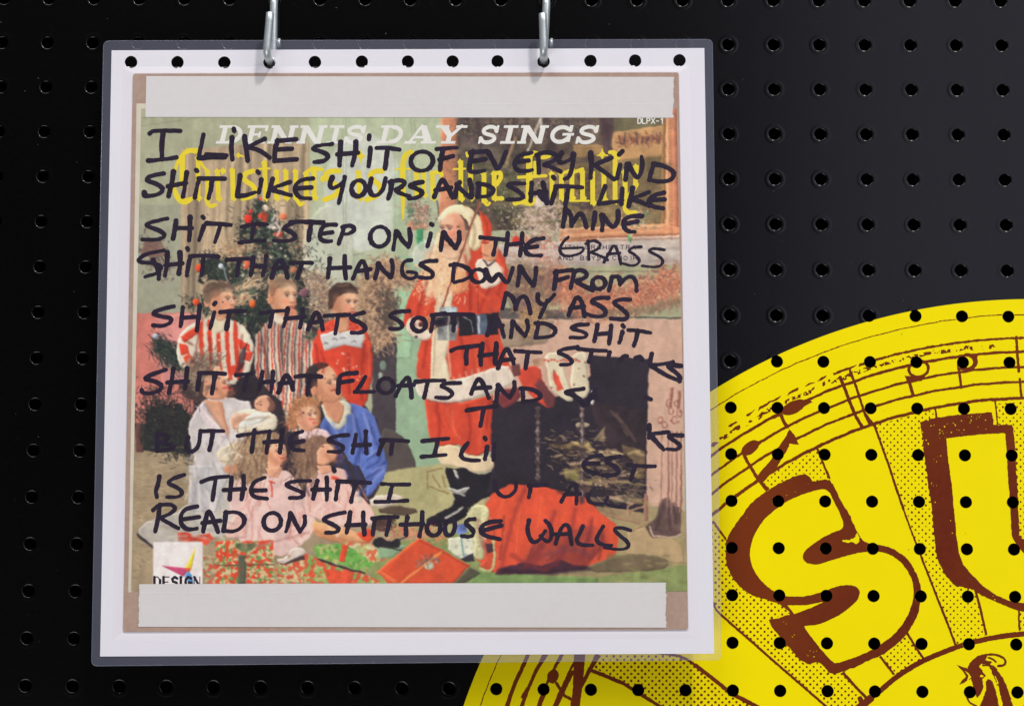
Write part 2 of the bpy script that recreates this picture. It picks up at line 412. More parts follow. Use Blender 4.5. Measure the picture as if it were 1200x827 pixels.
# letter S: brown shape, yellow face cut out of it
S_out = [(903,572),(920,563),(941,554),(948,558),(953,565),(971,560),(978,570),(986,588),(994,600),(1004,621.7),(1010.5,633),(1020,636.7),(1038.5,639),(1051,645),(1064,655),(1073,669),(1078,682),(1079.7,695),(1078,708),(1076,719),(1068.6,734),(1057.5,748),(1045,759),(1030.6,769),(1019.5,772),(1009,778),(988,787),(972.5,789.5),(966,781),(960,774),(944,779),(921.8,755.6),(898,726),(909,724.7),(918.7,721.5),(928,719),(915.5,707),(893,701),(877.5,696),(861.7,682),(852,664),(850,645),(851.4,631),(860,617),(871,601),(882,587)]
S_in = [(904.4,600),(921.8,587),(941,578.5),(960,573),(969,573),(973,578),(984,600),(990.7,618.5),(972.5,625),(956.7,634),(944,644),(940,651.7),(943,658),(953.5,662),(969,658),(988,651.7),(1004,647.5),(1020,645.5),(1032,646),(1042,648.6),(1056,658),(1065.4,670.7),(1071,686.6),(1070.5,702),(1065.4,717.6),(1058,731),(1046.4,744.5),(1029,757),(1014,765),(1001,770),(980.4,777.3),(976,775.5),(961.4,760),(942.4,735),(943,732.6),(956.7,732),(972.5,726),(988,717.6),(1001,707),(1006.5,700),(1008,692),(1003,686.5),(994.7,685),(982,685.8),(961.4,694),(944,698.5),(921.8,699),(906,693),(890,678.7),(880.7,662.8),(878,648.6),(882,629.6),(893,610.6)]
def roughen(P, step=3.0, amp=.35, seed=1):
    r = np.random.RandomState(seed); Q = []
    for a, b in zip(P, P[1:]+P[:1]):
        n = max(1, int(math.hypot(b[0]-a[0], b[1]-a[1])/step))
        for k in range(n):
            t = k/n; Q.append((a[0]+(b[0]-a[0])*t+r.randn()*amp, a[1]+(b[1]-a[1])*t+r.randn()*amp))
    return Q
def closed(P, n=2):
    for _ in range(n):
        P = [q for a, b in zip(P, P[1:]+P[:1]) for q in ((a[0]*.75+b[0]*.25, a[1]*.75+b[1]*.25), (a[0]*.25+b[0]*.75, a[1]*.25+b[1]*.75))]
    return P
def clear(P):                                       # wipe dots and lines inside an outline before it is filled
    t = Field(530, 340, 1330, 940, .5); t.poly(P); FA.f = np.where(t.f < 0, 4, FA.f).astype(np.float32)
clear(S_out); pl(roughen(closed(S_out, 1), 3, .3, 1)); pl(roughen(closed(S_in, 2), 4, .12, 2), True)
pl([(922.6,708.7),(945,708.5),(967,704),(950,712),(931,719)], True)
pl(roughen([(986,633),(1000,631),(1005,623),(1008,633),(1005,637),(998,635.5),(990,635)], 1.5, .5, 3), True)
U_out = [(1078,494.5),(1097,489),(1132,485),(1162.8,482.7),(1164,497.7),(1185.7,497.7),(1188,501.7),(1189.7,533),(1192,565),(1194.5,627),(1200,633),(1215,638),(1250,641),(1290,636),(1290,700),(1262,714),(1240,719),(1200,716),(1192,715),(1176,708),(1162,702.4),(1147.7,696),(1143,691),(1132,688),(1119,685),(1108,674),(1100,658),(1097,648.6),(1094,617),(1091.5,590),(1087.6,565),(1083,533),(1080.5,509.6)]
U_in = [(1176,507),(1143,509),(1109,513.5),(1111,538),(1115,565),(1118,597),(1121,629.6),(1124,648.6),(1128.7,661),(1141.4,675.5),(1152.5,686.6),(1168,697.7),(1184,704),(1200,706),(1240,707),(1280,694),(1280,646),(1250,651),(1212,651),(1200,648),(1193.7,640.7),(1185.7,628),(1184,596.7),(1181.8,565),(1180,530),(1178,508)]
clear(U_out); pl(roughen(U_out, 3, .3, 4)); pl(roughen(U_in, 4, .15, 5), True)
# inner ring
clear([(1005,824),(1047,790.4),(1079.7,771.4),(1117.7,755.6),(1155.7,743.7),(1200,738),(1200,800),(1060,860),(1010,870)])
st(smooth([(985,850),(1000,834),(1012,824),(1035,806),(1052,791),(1080,774),(1119,758),(1154,748),(1200,741.5),(1260,739),(1325,748)], 2), 3.0)
st([(985,850),(1000,834),(1020,818)], 4.4); st([(1008,818),(1012,830)], 3)
# rooster head
pl(roughen([(1134,781),(1139,773),(1147,767),(1158,768),(1154,773),(1163,775),(1160,778.5),(1150,777),(1147,780),(1151,785),(1155,791),(1151,796),(1153,803),(1150,811),(1145,817),(1140,803),(1138,795)], 2, .3, 6))
st(smooth([(1146,769),(1160,765.8),(1172,767.5),(1179,773),(1177,779),(1170,780)]), 1.35)
st(smooth([(1158,770),(1164,772),(1167,775)]), 1.1); st(smooth([(1152,779),(1162,779),(1168,784)]), 1.0)
pl([(1121,778.5),(1134,783),(1141,792),(1134,797),(1124,802),(1127,797),(1132,792),(1128,785)]); pl([(1129.5,784.5),(1135,788),(1138.5,793),(1133,798),(1135,791)], True)
pl(ell(1150.5,791.5,2.4,1.6,0), True)
pl(roughen([(1155,798),(1158,795),(1163,798),(1167,810),(1171,826),(1172,840),(1142,845),(1150,822),(1156,808)], 2, .3, 7))
pl(roughen([(1158,778),(1168,784),(1176,795),(1182,810),(1186,822),(1190,845),(1178,840),(1173,815),(1168,800),(1163,788)], 2, .3, 8))
st(smooth([(1133,816),(1136,823),(1145,827)]), .9); st([(1166,792),(1170,800)], .6, True)
st(smooth([(1168,796),(1171,810),(1172,824)]), .5, True)
# specks knocked out of the ink
sp = np.random.RandomState(12)
for cx, cy, n, sx, sy in ((1103,507,16,5,5),(1113,496,8,7,5),(1140,494,12,4,5),(1124,502,8,4,4),(1085,515,7,2.5,9),(1101,537,6,3,4),(1095,566,5,4,4),(1110,625,4,8,30),(1100,600,4,8,30),(950,764,7,4,3),(945,745,4,14,14),(918,725,3,5,5),(880,645,4,10,40),(1170,703,4,8,3),(1045,805,4,5,3),(930,575,4,20,5),(1150,492,6,8,6)):
    for _ in range(n): st([(cx+sp.randn()*sx, cy+sp.randn()*sy)], sp.uniform(.3, .85), True)
for _ in range(26): st([(sp.uniform(850,1195), sp.uniform(375,820))], sp.uniform(.25,.5))
FA.f = np.maximum(FA.f+.55*(nz3-.5)+.35*(nz1-.5)-.06, np.maximum(-(hole_sdf(BX, BY, 3.30))*SC, (RR-DR+1)*SC)).astype(np.float32)
FA.f[-1] = FA.f[:, -1] = 4
obj('brown_lettering_and_artwork', FA.mesh('artwork', on(.30)), MAT['brown'], disc)

# ------------------------------------------------------------------ laminated sleeve
ZC = 20.0
Lm = [(121.3,48.1),(834.9,46.3),(845.0,772.6),(107.2,779.9)]
Wh = [(130.8,59.3),(825.4,56.6),(836.8,765.4),(117.3,768.7)]
HOLES = [(153.5,73),(208,73.3),(263,73.5),(315.7,73.5),(369,73),(424,72.6),(478,72.4),(530.5,72.4),(583,72),(637,72.3),(692,71.7),(744.3,71.3),(796.3,71)]
lam = empty('laminated_record_sleeve', None, 'laminated white card with an old record sleeve covered in black marker handwriting', 'laminated poster')
def rounded(P, r, n=7):
    Q = []
    for k in range(4):
        p = np.array(P[k]); a = np.array(P[k-1])-p; b = np.array(P[(k+1) % 4])-p; a /= np.linalg.norm(a); b /= np.linalg.norm(b)
        for t in np.linspace(0, 1, n): Q.append(tuple(p+a*r*(1-t)**2+b*r*t**2))
    return Q
def sheet(name, outline, z, m, parent, holes=True, cut=None, hr=7.1, st_=.5, pinch=0):
    o = np.array(outline); f_ = Field(o[:,0].min()-2, o[:,1].min()-2, o[:,0].max()+2, o[:,1].max()+2, st_)
    f_.poly(outline)
    if cut is not None: f_.poly(cut, True)
    if holes:
        r = np.random.RandomState(5)
        for x, y in HOLES:
            f_.poly(closed([(x+hr*math.cos(t)*(1+r.randn()*.02)*1.04, y+hr*math.sin(t)*(1+r.randn()*.02)*1.04) for t in np.linspace(0, 2*math.pi, 17)[:-1]], 2), True)
            if pinch:
                t = r.uniform(.6, 2.2); f_.stroke([(x+(hr+.5)*math.cos(t), y+(hr+.5)*math.sin(t))], r.uniform(1.0, 1.9))
    return obj(name, f_.mesh(name, on(z)), m, parent)
sheet('clear_margin', rounded(Lm, 7), ZC, MAT['margin'], lam, False, cut=[(Wh[0][0]+.6,Wh[0][1]+.6),(Wh[1][0]-.6,Wh[1][1]+.6),(Wh[2][0]-.6,Wh[2][1]-.6),(Wh[3][0]+.6,Wh[3][1]-.6)])
sheet('backing_card', Wh, ZC+.3, MAT['white'], lam, pinch=1)
# thin rim tube on the pouch edge
rim = rounded(Lm, 7); P = np.array(rim+rim[:1]); rp = on(ZC+.05)(P[:,0], P[:,1])
obj('pouch_edge', tube('pouch_edge', rp, .00016, 6), MAT['margin'], lam)

ZS = ZC+.95
Kr = rounded([(155.9,86.6),(795.2,85.2),(806.4,737.2),(144.2,739.7)], 3)
def slab(name, outline, z0, z1, m, parent):
    o = np.array(outline); n = len(o)
    a = on(z0)(o[:,0], o[:,1]); X, Y = plane(o[:,0], o[:,1], z1); b = W(X, Y, np.full_like(X, z1)); a = W(X, Y, np.full_like(X, z0))
    V = np.concatenate([b, a]); Fc = [tuple(range(n))[::-1]]+[(k, (k+1) % n, n+(k+1) % n, n+k) for k in range(n)]
    return obj(name, mesh(name, V, Fc), m, parent)
sleeve = slab('record_sleeve', Kr, ZC+.35, ZS, MAT['kraft'], lam)
cream = slab('cover_edge', [(160,121.5),(174,121.5),(174,150),(166,690),(153.8,693.6),(150.2,693.6)], ZS+.01, ZS+.10, MAT['cream'], sleeve)
def ragged(P, sides, seed, amp=.55):
    r = np.random.RandomState(seed); Q = []
    for k in range(4):
        a, b = P[k], P[(k+1) % 4]; n = 40 if k in sides else 1; w = 0
        for q in range(n):
            t = q/n; w = .6*w+r.randn()*amp if k in sides else 0
            Q.append((a[0]+(b[0]-a[0])*t+(w if 0 < q else 0), a[1]+(b[1]-a[1])*t))
    return Q
t1 = slab('tape_strip', ragged([(171.5,89.3),(790,90.3),(788.8,138.2),(170.3,137.3)], (1,), 1), ZS+.26, ZS+.30, MAT['tape'], lam)
t2 = slab('tape_strip', ragged([(163.7,684),(780.8,682.2),(780.6,735),(162,734)], (1,3), 2, .45), ZS+.26, ZS+.30, MAT['tape'], lam)
for (y, z_, ends) in ((125.5, .50, (171,789)),(129,.46,(171,789))):
    pass
obj('tape_crease', quad('tape_crease', [(171.2,120.6),(789.6,121.6),(789.6,122.6),(171.2,121.7)], ZS+.33), MAT['crease'], t1)
obj('tape_crease', quad('tape_crease', [(163.4,693.2),(781,691.6),(781,692.4),(163.4,694.1)], ZS+.33), MAT['crease'], t2)

# ---- printed picture: a painted raster carried by the vertices of a fine grid
PX0, PY0, PX1, PY1, K2 = 148., 120., 810., 696., 2
nx = int((PX1-PX0)*K2); ny = int((PY1-PY0)*K2)
IMX, IMY = np.meshgrid(PX0+(np.arange(nx)+.5)/K2, PY0+(np.arange(ny)+.5)/K2)
IM = np.zeros((ny, nx, 3), np.float32); IM[:] = (166,174,146)
n2 = vnoise(IMX, IMY, 2.2, 31); n6 = vnoise(IMX, IMY, 7, 32); n20 = vnoise(IMX, IMY, 24, 33)
TILE = dict(A=(150,130),B=(360,130),C=(580,130),D=(150,270),E=(360,270),F=(580,270),G=(150,410),H=(360,410),I=(580,410),J=(150,545),K=(360,545),L=(580,545))
KT = 1200/220.
def T(t, P): ox, oy = TILE[t]; return [(ox+x/KT, oy+y/KT) for x, y in P]
def region(P):
    P = np.asarray(P, float)
    i0 = max(0, int((P[:,0].min()-PX0)*K2)-1); i1 = min(nx, int((P[:,0].max()-PX0)*K2)+2)
    j0 = max(0, int((P[:,1].min()-PY0)*K2)-1); j1 = min(ny, int((P[:,1].max()-PY0)*K2)+2)
    if i1 <= i0 or j1 <= j0: return None, None
    w = (slice(j0, j1), slice(i0, i1)); gx, gy = IMX[w], IMY[w]; ins = np.zeros(gx.shape, bool)
    for (ax, ay), (bx, by) in zip(P, np.roll(P, -1, 0)):
        if ay != by: ins ^= ((ay > gy) != (by > gy)) & (gx < (bx-ax)*(gy-ay)/(by-ay)+ax)
    return w, ins
def fill(P, c, tex=.06, g=None, sm=0, soft=0, alpha=1.0, vol=.19):
    """g=(dx,dy,amount): tone of the printed picture runs lighter along (dx,dy)"""
    if sm: P = closed([tuple(p) for p in P], sm)
    w, ins = region(P)
    if w is None: return
    gx, gy = IMX[w], IMY[w]; col = np.array(c, float)[None, None, :]*np.ones(gx.shape+(1,))
    m = 1+tex*((n2[w]-.5)*.35+(n6[w]-.5)*.75+(n20[w]-.5)*1.0)
    if g is not None:
        P_ = np.array(P); t = ((gx-P_[:,0].mean())*g[0]/max(1,np.ptp(P_[:,0]))+(gy-P_[:,1].mean())*g[1]/max(1,np.ptp(P_[:,1])))
        m = m+2*g[2]*t
    ar = ins.sum()
    if 60 < ar < 30000 and tex < .3 and vol:
        b_ = ins.astype(float); it = 3 if ar < 900 else 6; sh_ = 2 if ar < 900 else 3
        for _ in range(it):
            q_ = np.pad(b_, 1); b_ = (q_[1:-1,1:-1]*2+q_[:-2,1:-1]+q_[2:,1:-1]+q_[1:-1,:-2]+q_[1:-1,2:])/6
        q_ = np.pad(b_, sh_, mode='edge'); hh, ww = b_.shape
        m = m+vol*(q_[2*sh_:, 2*sh_:][:hh,:ww]-q_[:hh,:ww])-vol*.55*(1-b_)
    col = col*np.clip(m, .3, 1.6)[..., None]; a = ins.astype(float)
    if soft:
        for _ in range(soft):
            a = (a+np.roll(a,1,0)+np.roll(a,-1,0)+np.roll(a,1,1)+np.roll(a,-1,1))/5
    a = (a*alpha)[..., None]; IM[w] = IM[w]*(1-a)+col*a
def E_(cx, cy, rx, ry, c, rot=0, **k): fill(ell(cx, cy, rx, ry, rot, 24), c, **k)
def pattern(P, fn):
    w, ins = region(P)
    if w is None: return
    c = fn(IMX[w], IMY[w], w); IM[w] = np.where(ins[..., None], c, IM[w])
def line(P, r, c, alpha=1.):
    for a, b in zip(P[:-1], P[1:]):
        d = math.hypot(b[0]-a[0], b[1]-a[1])+1e-6; nx_, ny_ = -(b[1]-a[1])/d*r, (b[0]-a[0])/d*r
        ex, ey = (b[0]-a[0])/d*r*.5, (b[1]-a[1])/d*r*.5
        fill([(a[0]+nx_-ex,a[1]+ny_-ey),(b[0]+nx_+ex,b[1]+ny_+ey),(b[0]-nx_+ex,b[1]-ny_+ey),(a[0]-nx_-ex,a[1]-ny_-ey)], c, tex=.05, alpha=alpha)
def bristles(pts, spread, n, length, cols, ang=None, seed=0, jit=22):
    """many short strokes scattered round a path: tinsel, fir needles, hair"""
    r = np.random.RandomState(seed); P = np.array(pts, float)
    seg = np.hypot(*(P[1:]-P[:-1]).T) if len(P) > 1 else np.array([1.]); cs = np.concatenate([[0], np.cumsum(seg)])
    t = r.rand(n)*cs[-1]; k = np.clip(np.searchsorted(cs, t)-1, 0, max(0, len(P)-2)); f_ = (t-cs[k])/np.maximum(seg[k], 1e-6)
    Q = P[k]+(P[np.minimum(k+1, len(P)-1)]-P[k])*f_[:, None]
    sp_ = np.interp(t/cs[-1], np.linspace(0, 1, len(np.atleast_1d(spread))), np.atleast_1d(spread)) if np.size(spread) > 1 else np.full(n, spread)
    Q = Q+r.randn(n, 2)*sp_[:, None]*.5
    a = r.rand(n)*2*np.pi if ang is None else np.radians(ang)+r.randn(n)*np.radians(jit)
    L = length*(.5+r.rand(n)); cols = np.array(cols, float); c = cols[r.randint(len(cols), size=n)]*(.85+.3*r.rand(n))[:, None]
    for s in np.linspace(0, 1, int(length*2.6)+2):
        x = ((Q[:,0]+np.cos(a)*L*s-PX0)*K2).astype(int); y = ((Q[:,1]+np.sin(a)*L*s-PY0)*K2).astype(int)
        ok = (x >= 0) & (x < nx-1) & (y >= 0) & (y < ny-1)
        IM[y[ok], x[ok]] = c[ok]; IM[y[ok], x[ok]+1] = IM[y[ok], x[ok]+1]*.5+c[ok]*.5

# room behind the people
fill([(148,120),(370,120),(370,400),(148,400)], (164,170,144), .05)
for k, x in enumerate((166,189)): line([(148,150-k*9),(250,136-k*9)], .5, (140,146,122), .7)
pattern([(212,176),(300,168),(368,166),(368,420),(212,420)], lambda x, y, w: (np.array([172,157,130])[None,None]*(1+.62*(vnoise(x+.03*y, y*.02, 4.6, 120)-.5)[...,None]+.26*(vnoise(x+.03*y, y*.03, 1.8, 121)-.5)[...,None]+.14*(vnoise(x, y*.1, 14, 122)-.5)[...,None])))
fill([(148,240),(212,240),(211,372),(148,372)], (156,160,140), .05)
fill([(363,120),(520,120),(520,430),(363,430)], (176,190,162), .04)
E_(425,225,46,70,(202,212,204), soft=14, alpha=.85); E_(385,300,30,60,(196,204,190), soft=14, alpha=.7); E_(470,250,12,60,(160,182,148), soft=10, alpha=.6)
for x in (401.5,405,462,482,486): line([(x,120),(x+1,330)], .45, (150,166,140), .7)
fill([(517,138),(536,138),(535,262),(514,262)], (188,132,100), .18, g=(1,0,-.1))
fill([(536,120),(786,120),(786,270),(536,270)], (106,92,78), .5)
fill([(536,120),(600,120),(612,200),(600,262),(536,262)], (88,80,70), .6, soft=4); fill([(540,140),(700,140),(690,160),(540,170)], (90,78,76), .4, soft=5)
fill([(640,196),(786,180),(786,270),(660,275)], (128,112,78), .35, soft=5)
fill([(716,154),(786,146),(786,182),(720,190)], (182,146,100), .2, soft=4)
fill([(716,138),(786,138),(786,146),(716,156)], (104,100,74), .3, soft=2)
fill([(672,170),(715,170),(716,182),(672,186)], (150,124,84), .25, soft=3)
for P in ([(702,138),(720,138),(716,178),(722,184),(708,184)], [(598,190),(606,160),(603,138),(590,150)], [(676,205),(690,205),(695,245),(680,246)]): fill(P, (88,70,70), .3, soft=1)
line([(592,196),(604,162),(598,140)], 2, (150,130,96))
bristles([(724,168),(760,163),(776,160)], 7, 150, 3, [(110,72,70),(150,96,70),(86,62,66),(170,120,90)], seed=3)
bristles([(544,150),(612,150),(690,150)], 18, 700, 4, [(78,72,66),(120,112,84),(60,58,60),(132,120,92)], seed=4)
bristles([(545,210),(600,215),(612,250)], 28, 900, 4, [(96,104,64),(70,80,52),(130,128,84)], seed=5)
bristles([(650,220),(770,230)], 26, 700, 4, [(140,120,82),(110,104,70),(104,84,70)], ang=0, seed=6)
# gilt frame
fill([(777,120),(797,120),(799,290),(776,290)], (196,140,104), .2); fill([(776,120),(780,120),(779,266),(775,266)], (150,118,78)); fill([(781,120),(784,120),(785,270),(781,270)], (222,172,128), .1); fill([(789,120),(793,120),(796,285),(791,285)], (168,112,86), .2)
fill([(655,268),(780,262),(799,268),(799,288),(655,292)], (202,146,108), .2); line([(657,269),(778,265)], 1, (232,186,140)); line([(657,280),(795,274)], .8, (150,104,78)); line([(657,285),(795,281)], .8, (226,176,130))
# mantel
fill([(582,287),(640,283),(700,284),(799,284),(800,312),(582,316)], (190,182,174), .14); fill([(700,280),(799,276),(799,292),(700,292)], (196,188,178), .14, soft=4)
fill([(582,312),(800,310),(801,372),(582,372)], (164,168,136), .08); line([(650,318),(800,318)], .7, (120,120,96)); line([(650,323),(800,322)], .4, (186,190,158))
fill([(582,360),(680,364),(680,376),(582,376)], (88,84,80), .3); line([(640,371),(800,372.5)], .9, (86,80,74))
fill([(575,374),(801,374),(801,640),(575,640)], (198,168,148), .06); fill([(575,376),(650,376),(640,402),(575,410)], (150,134,114), .2, soft=8)
# green wall behind the red coat, dark doorway
fill([(463,300),(545,300),(545,600),(463,600)], (148,178,148), .06); fill([(463,318),(490,318),(482,420),(463,420)], (160,198,164), .05)
fill([(436,395),(465,395),(463,552),(436,552)], (72,66,70), .18); E_(449,428,4,6,(120,140,124), soft=3); E_(446,440,3,4,(150,168,150), soft=2)
fill(T('H',[(460,480),(570,520),(650,600),(690,700),(695,818),(480,818)]), (84,78,74), .15, sm=2)
# floor
fill([(148,488),(300,488),(420,560),(560,556),(810,600),(810,696),(148,696)], (160,146,118), .12)
fill([(455,552),(540,540),(560,560),(570,600),(520,640),(430,600)], (174,172,126), .08, soft=3)
fill([(560,600),(700,590),(810,600),(810,696),(560,696)], (158,146,106), .12, soft=3); fill([(735,622),(765,616),(800,640),(802,660),(735,655)], (176,156,118), .08, soft=3)
bristles([(160,520),(220,600),(160,660)], 40, 500, 7, [(144,130,104),(172,158,130)], ang=4, seed=8)
# pink sofa
fill([(148,367),(236,366),(240,500),(200,488),(160,500),(148,500)], (200,126,114), .08); fill([(182,370),(236,366),(240,450),(190,450)], (204,142,136), .08, soft=4); line([(184,375),(190,420)], .8, (170,98,92), .7)
fill(T('G',[(40,470),(100,460),(100,655),(50,655)]), (104,72,66)); fill(T('G',[(80,470),(400,440),(400,600),(80,610)]), (64,56,54), .3, soft=2)
for y in range(505,560,4): line([(153,y+50),(225,y+46)], .3, (146,130,102), .5)
# fir tree
GR = [(40,50,46),(52,66,54),(30,35,38),(72,88,70),(44,44,48)]
def thicket(P, thr=.46, sc=9, seed=90, c=(38,44,42)):
    w, ins = region(P)
    k_ = ins & (vnoise(IMX[w], IMY[w], sc, seed)*.6+vnoise(IMX[w], IMY[w], sc*.4, seed+1)*.4 > thr)
    IM[w] = np.where(k_[..., None], np.array(c)*(1+.5*(n2[w]-.5))[..., None], IM[w])
thicket([(303,236),(330,275),(345,310),(366,350),(376,400),(244,400),(262,350),(232,330),(240,300),(285,300),(280,275)], .42)
thicket([(180,392),(200,402),(222,430),(215,436),(186,412)], .4, 5, 92); thicket([(172,480),(210,472),(224,490),(226,532),(168,528)], .30, 7, 94)
bristles([(303,236),(308,260)], [5,14], 260, 4, GR, seed=10); bristles([(306,258),(315,300),(318,340)], [18,44,46], 1900, 5, GR, seed=11)
bristles([(318,330),(322,380),(326,408)], [56,48,60], 2000, 6, GR, seed=12); bristles([(244,308),(268,318),(285,335)], 16, 800, 6, GR, seed=13)
bristles([(222,352),(240,360),(290,352)], 10, 400, 5, GR, seed=14); bristles([(372,385),(352,372)], 20, 500, 5, GR, seed=15)
bristles([(185,400),(195,412),(215,425)], 14, 620, 7, GR, ang=50, seed=16); bristles([(178,478),(205,500),(222,520)], 26, 1900, 6, [(40,40,42),(54,58,50),(30,28,32)], seed=17)
bristles([(165,288),(185,300),(190,320)], 16, 260, 4, [(90,70,62),(64,56,54),(120,96,84)], seed=18)
fill([(168,284),(188,280),(194,296),(180,304),(166,298)], (110,84,76), .3, soft=3, alpha=.8)
bristles([(262,290),(300,305)], 16, 420, 5, [(206,186,150),(180,160,124),(160,130,104)], seed=19); bristles([(300,330),(275,350),(285,344)], 12, 420, 6, [(200,176,140),(168,140,108),(220,200,170)], ang=-30, seed=20)
bristles([(368,325),(385,352),(378,362),(372,380)], 15, 900, 6, [(176,150,124),(132,110,92),(200,180,150),(96,80,76)], seed=21)
for x, y, r, c in ((311,245,4,(222,200,180)),(309,253,6,(206,70,46)),(291,257,5,(204,56,40)),(294,248,2.5,(196,60,44)),(332,254,4,(214,120,84)),(324,259,3,(214,196,190)),(318,264,4,(200,196,190)),(305,233,2,(220,90,60)),
                   (326,278,6,(190,64,50)),(233,314,4,(214,76,44)),(289,309,5,(220,110,76)),(230,354,4,(206,84,50)),(296,356,4,(216,106,56)),(259,312,3,(190,204,216)),(318,300,3,(200,190,170)),(344,316,4,(180,120,90)),(357,343,5,(120,84,96)),(182,394,3,(150,170,190)),(322,268,3,(210,190,180))):
    E_(x, y, r, r*1.1, c, g=(-1,-1,.15))
for k in range(60):
    E_(RNG.normal(312,22), RNG.uniform(262,372), 1.2, 1.2, [(210,196,176),(190,150,120),(150,90,76)][k % 3])
line(smooth([(262,314),(266,330),(274,342)]), .6, (180,190,200))
# tinsel garlands
TN = [(178,146,116),(144,118,96),(206,178,148),(112,94,82),(190,160,120)]
bristles([(462,312),(445,318),(436,345),(440,372),(448,396)], [12,22,22,16], 2600, 9, TN, seed=22, ang=95, jit=45); bristles([(452,320),(474,326),(490,334)], 9, 600, 6, TN, seed=23)
bristles([(450,345),(458,360),(450,380)], 10, 500, 7, [(80,74,66),(100,88,76)], seed=24)
TO = [(196,132,106),(168,110,90),(216,164,130),(140,96,80),(186,120,84)]
bristles([(640,318),(662,345),(690,358),(730,352),(765,342),(798,328)], [24,16,16,20], 3200, 7, TO, seed=25); bristles([(598,318),(618,330),(624,362),(620,388)], [24,20,14,8], 1900, 7, [(150,124,94),(176,148,112),(110,92,76),(196,160,110)], seed=26)
bristles([(700,366),(760,362),(800,350)], 5, 360, 4, [(118,108,84),(150,120,96)], ang=95, seed=27)
fill([(586,316),(650,312),(660,330),(652,352),(598,362)], (110,94,90), .4, soft=8, alpha=.5)
# ornaments hanging at the left of the red coat, creamy flowers on the mantel
for P, c in ((T('B',[(655,590),(680,600),(675,680),(640,680)]),(70,130,96)),(T('B',[(700,590),(745,590),(740,625),(705,625)]),(226,222,214)),(T('B',[(690,640),(780,600),(770,660),(700,700)]),(178,128,108)),(T('B',[(640,720),(700,700),(780,720),(760,760),(650,760)]),(186,136,110)),(T('E',[(700,-10),(735,-10),(745,130),(725,135),(700,100)]),(64,136,92)),(T('B',[(700,760),(740,755),(738,818),(695,818)]),(70,140,96))): fill(P, c, .25, soft=1)
bristles([(484,240),(498,262)], 12, 340, 4, [(180,140,120),(206,180,160),(120,110,96),(90,120,96)], seed=28)
E_(505,300,22,20,(196,204,196), soft=8, alpha=.7); line(smooth([(512,236),(515,250),(511,258)]), .7, (80,84,78))
bristles([(628,240),(634,262),(642,275)], [18,38,44], 1500, 3, [(198,184,164),(214,204,188),(170,150,130),(140,120,104),(226,216,200)], seed=29); bristles([(606,285),(628,290),(645,286)], 14, 420, 3, [(206,150,120),(198,70,56),(210,190,170),(110,100,90)], seed=30)
bristles([(736,262),(750,252)], 14, 240, 3, [(206,150,110),(90,140,110),(222,200,180)], seed=31); E_(605,283,5,6,(200,60,48), soft=2); fill([(735,275),(741,275),(740,284),(736,283)], (88,170,110))
line([(617,182),(634,138),(634,160)], 1.4, (196,196,180), .8); E_(633,235,6,9,(206,200,180), soft=3); E_(640,228,5,6,(90,84,76), soft=2)
# fireplace
fill([(575,468),(590,470),(634,470),(668,460),(692,440),(690,416),(763,421),(760,440),(758,520),(757,600),(700,600),(660,590),(600,580),(576,570)], (42,36,46), .15)
fill([(690,470),(756,480),(756,560),(712,540)], (52,42,46), .35, soft=5)
for P, c in ((T('I',[(630,580),(700,490),(705,580)]),(120,106,84)),(T('I',[(750,400),(860,540),(850,560),(800,470)]),(86,70,64)),(T('I',[(480,580),(600,590),(640,640),(600,660),(470,600)]),(176,160,108)),(T('I',[(660,640),(760,640),(830,660),(780,690),(660,670)]),(196,176,134)),(T('I',[(810,600),(960,650),(955,818),(900,818),(880,700),(820,650)]),(116,98,74)),
             (T('L',[(440,60),(540,40),(560,90),(460,100)]),(150,144,88)),(T('L',[(620,80),(700,80),(700,130),(640,130)]),(186,160,128)),(T('L',[(700,90),(780,80),(770,130),(710,140)]),(196,160,130)),(T('L',[(540,140),(620,140),(600,170),(540,170)]),(180,146,120)),(T('I',[(340,600),(520,600),(520,650),(350,620)]),(88,76,56)),(T('I',[(440,760),(540,770),(530,818),(450,818)]),(150,142,88)),
             (T('I',[(680,740),(760,730),(760,790),(690,790)]),(96,80,70)),(T('L',[(720,200),(900,180),(940,200),(940,240),(760,240)]),(112,104,84)),(T('L',[(640,260),(860,280),(940,320),(930,380),(680,320)]),(142,124,94)),(T('L',[(600,200),(720,230),(740,260),(640,260)]),(96,84,70))): fill(P, c, .35, soft=1)
bristles([(655,525),(700,545),(735,575)], 26, 700, 6, [(60,50,50),(150,130,94),(40,34,42),(110,90,70),(186,166,124)], ang=8, seed=33)
for x, y0, y1 in ((630,478,560),(682,478,588)):
    line([(x,y0),(x,y1)], 2.0, (92,78,76)); 
    for y in np.arange(y0, y1, 9): E_(x, y, 3, 2.4, (150,130,116), tex=.4); E_(x-.6, y-.6, 1.1, 1, (220,212,200))
E_(683,498,8,3.4,(176,166,140)); E_(681,502,6,2,(70,60,60)); E_(694,461,2,3,(226,222,220)); E_(694.5,471,2,3.4,(214,210,208))
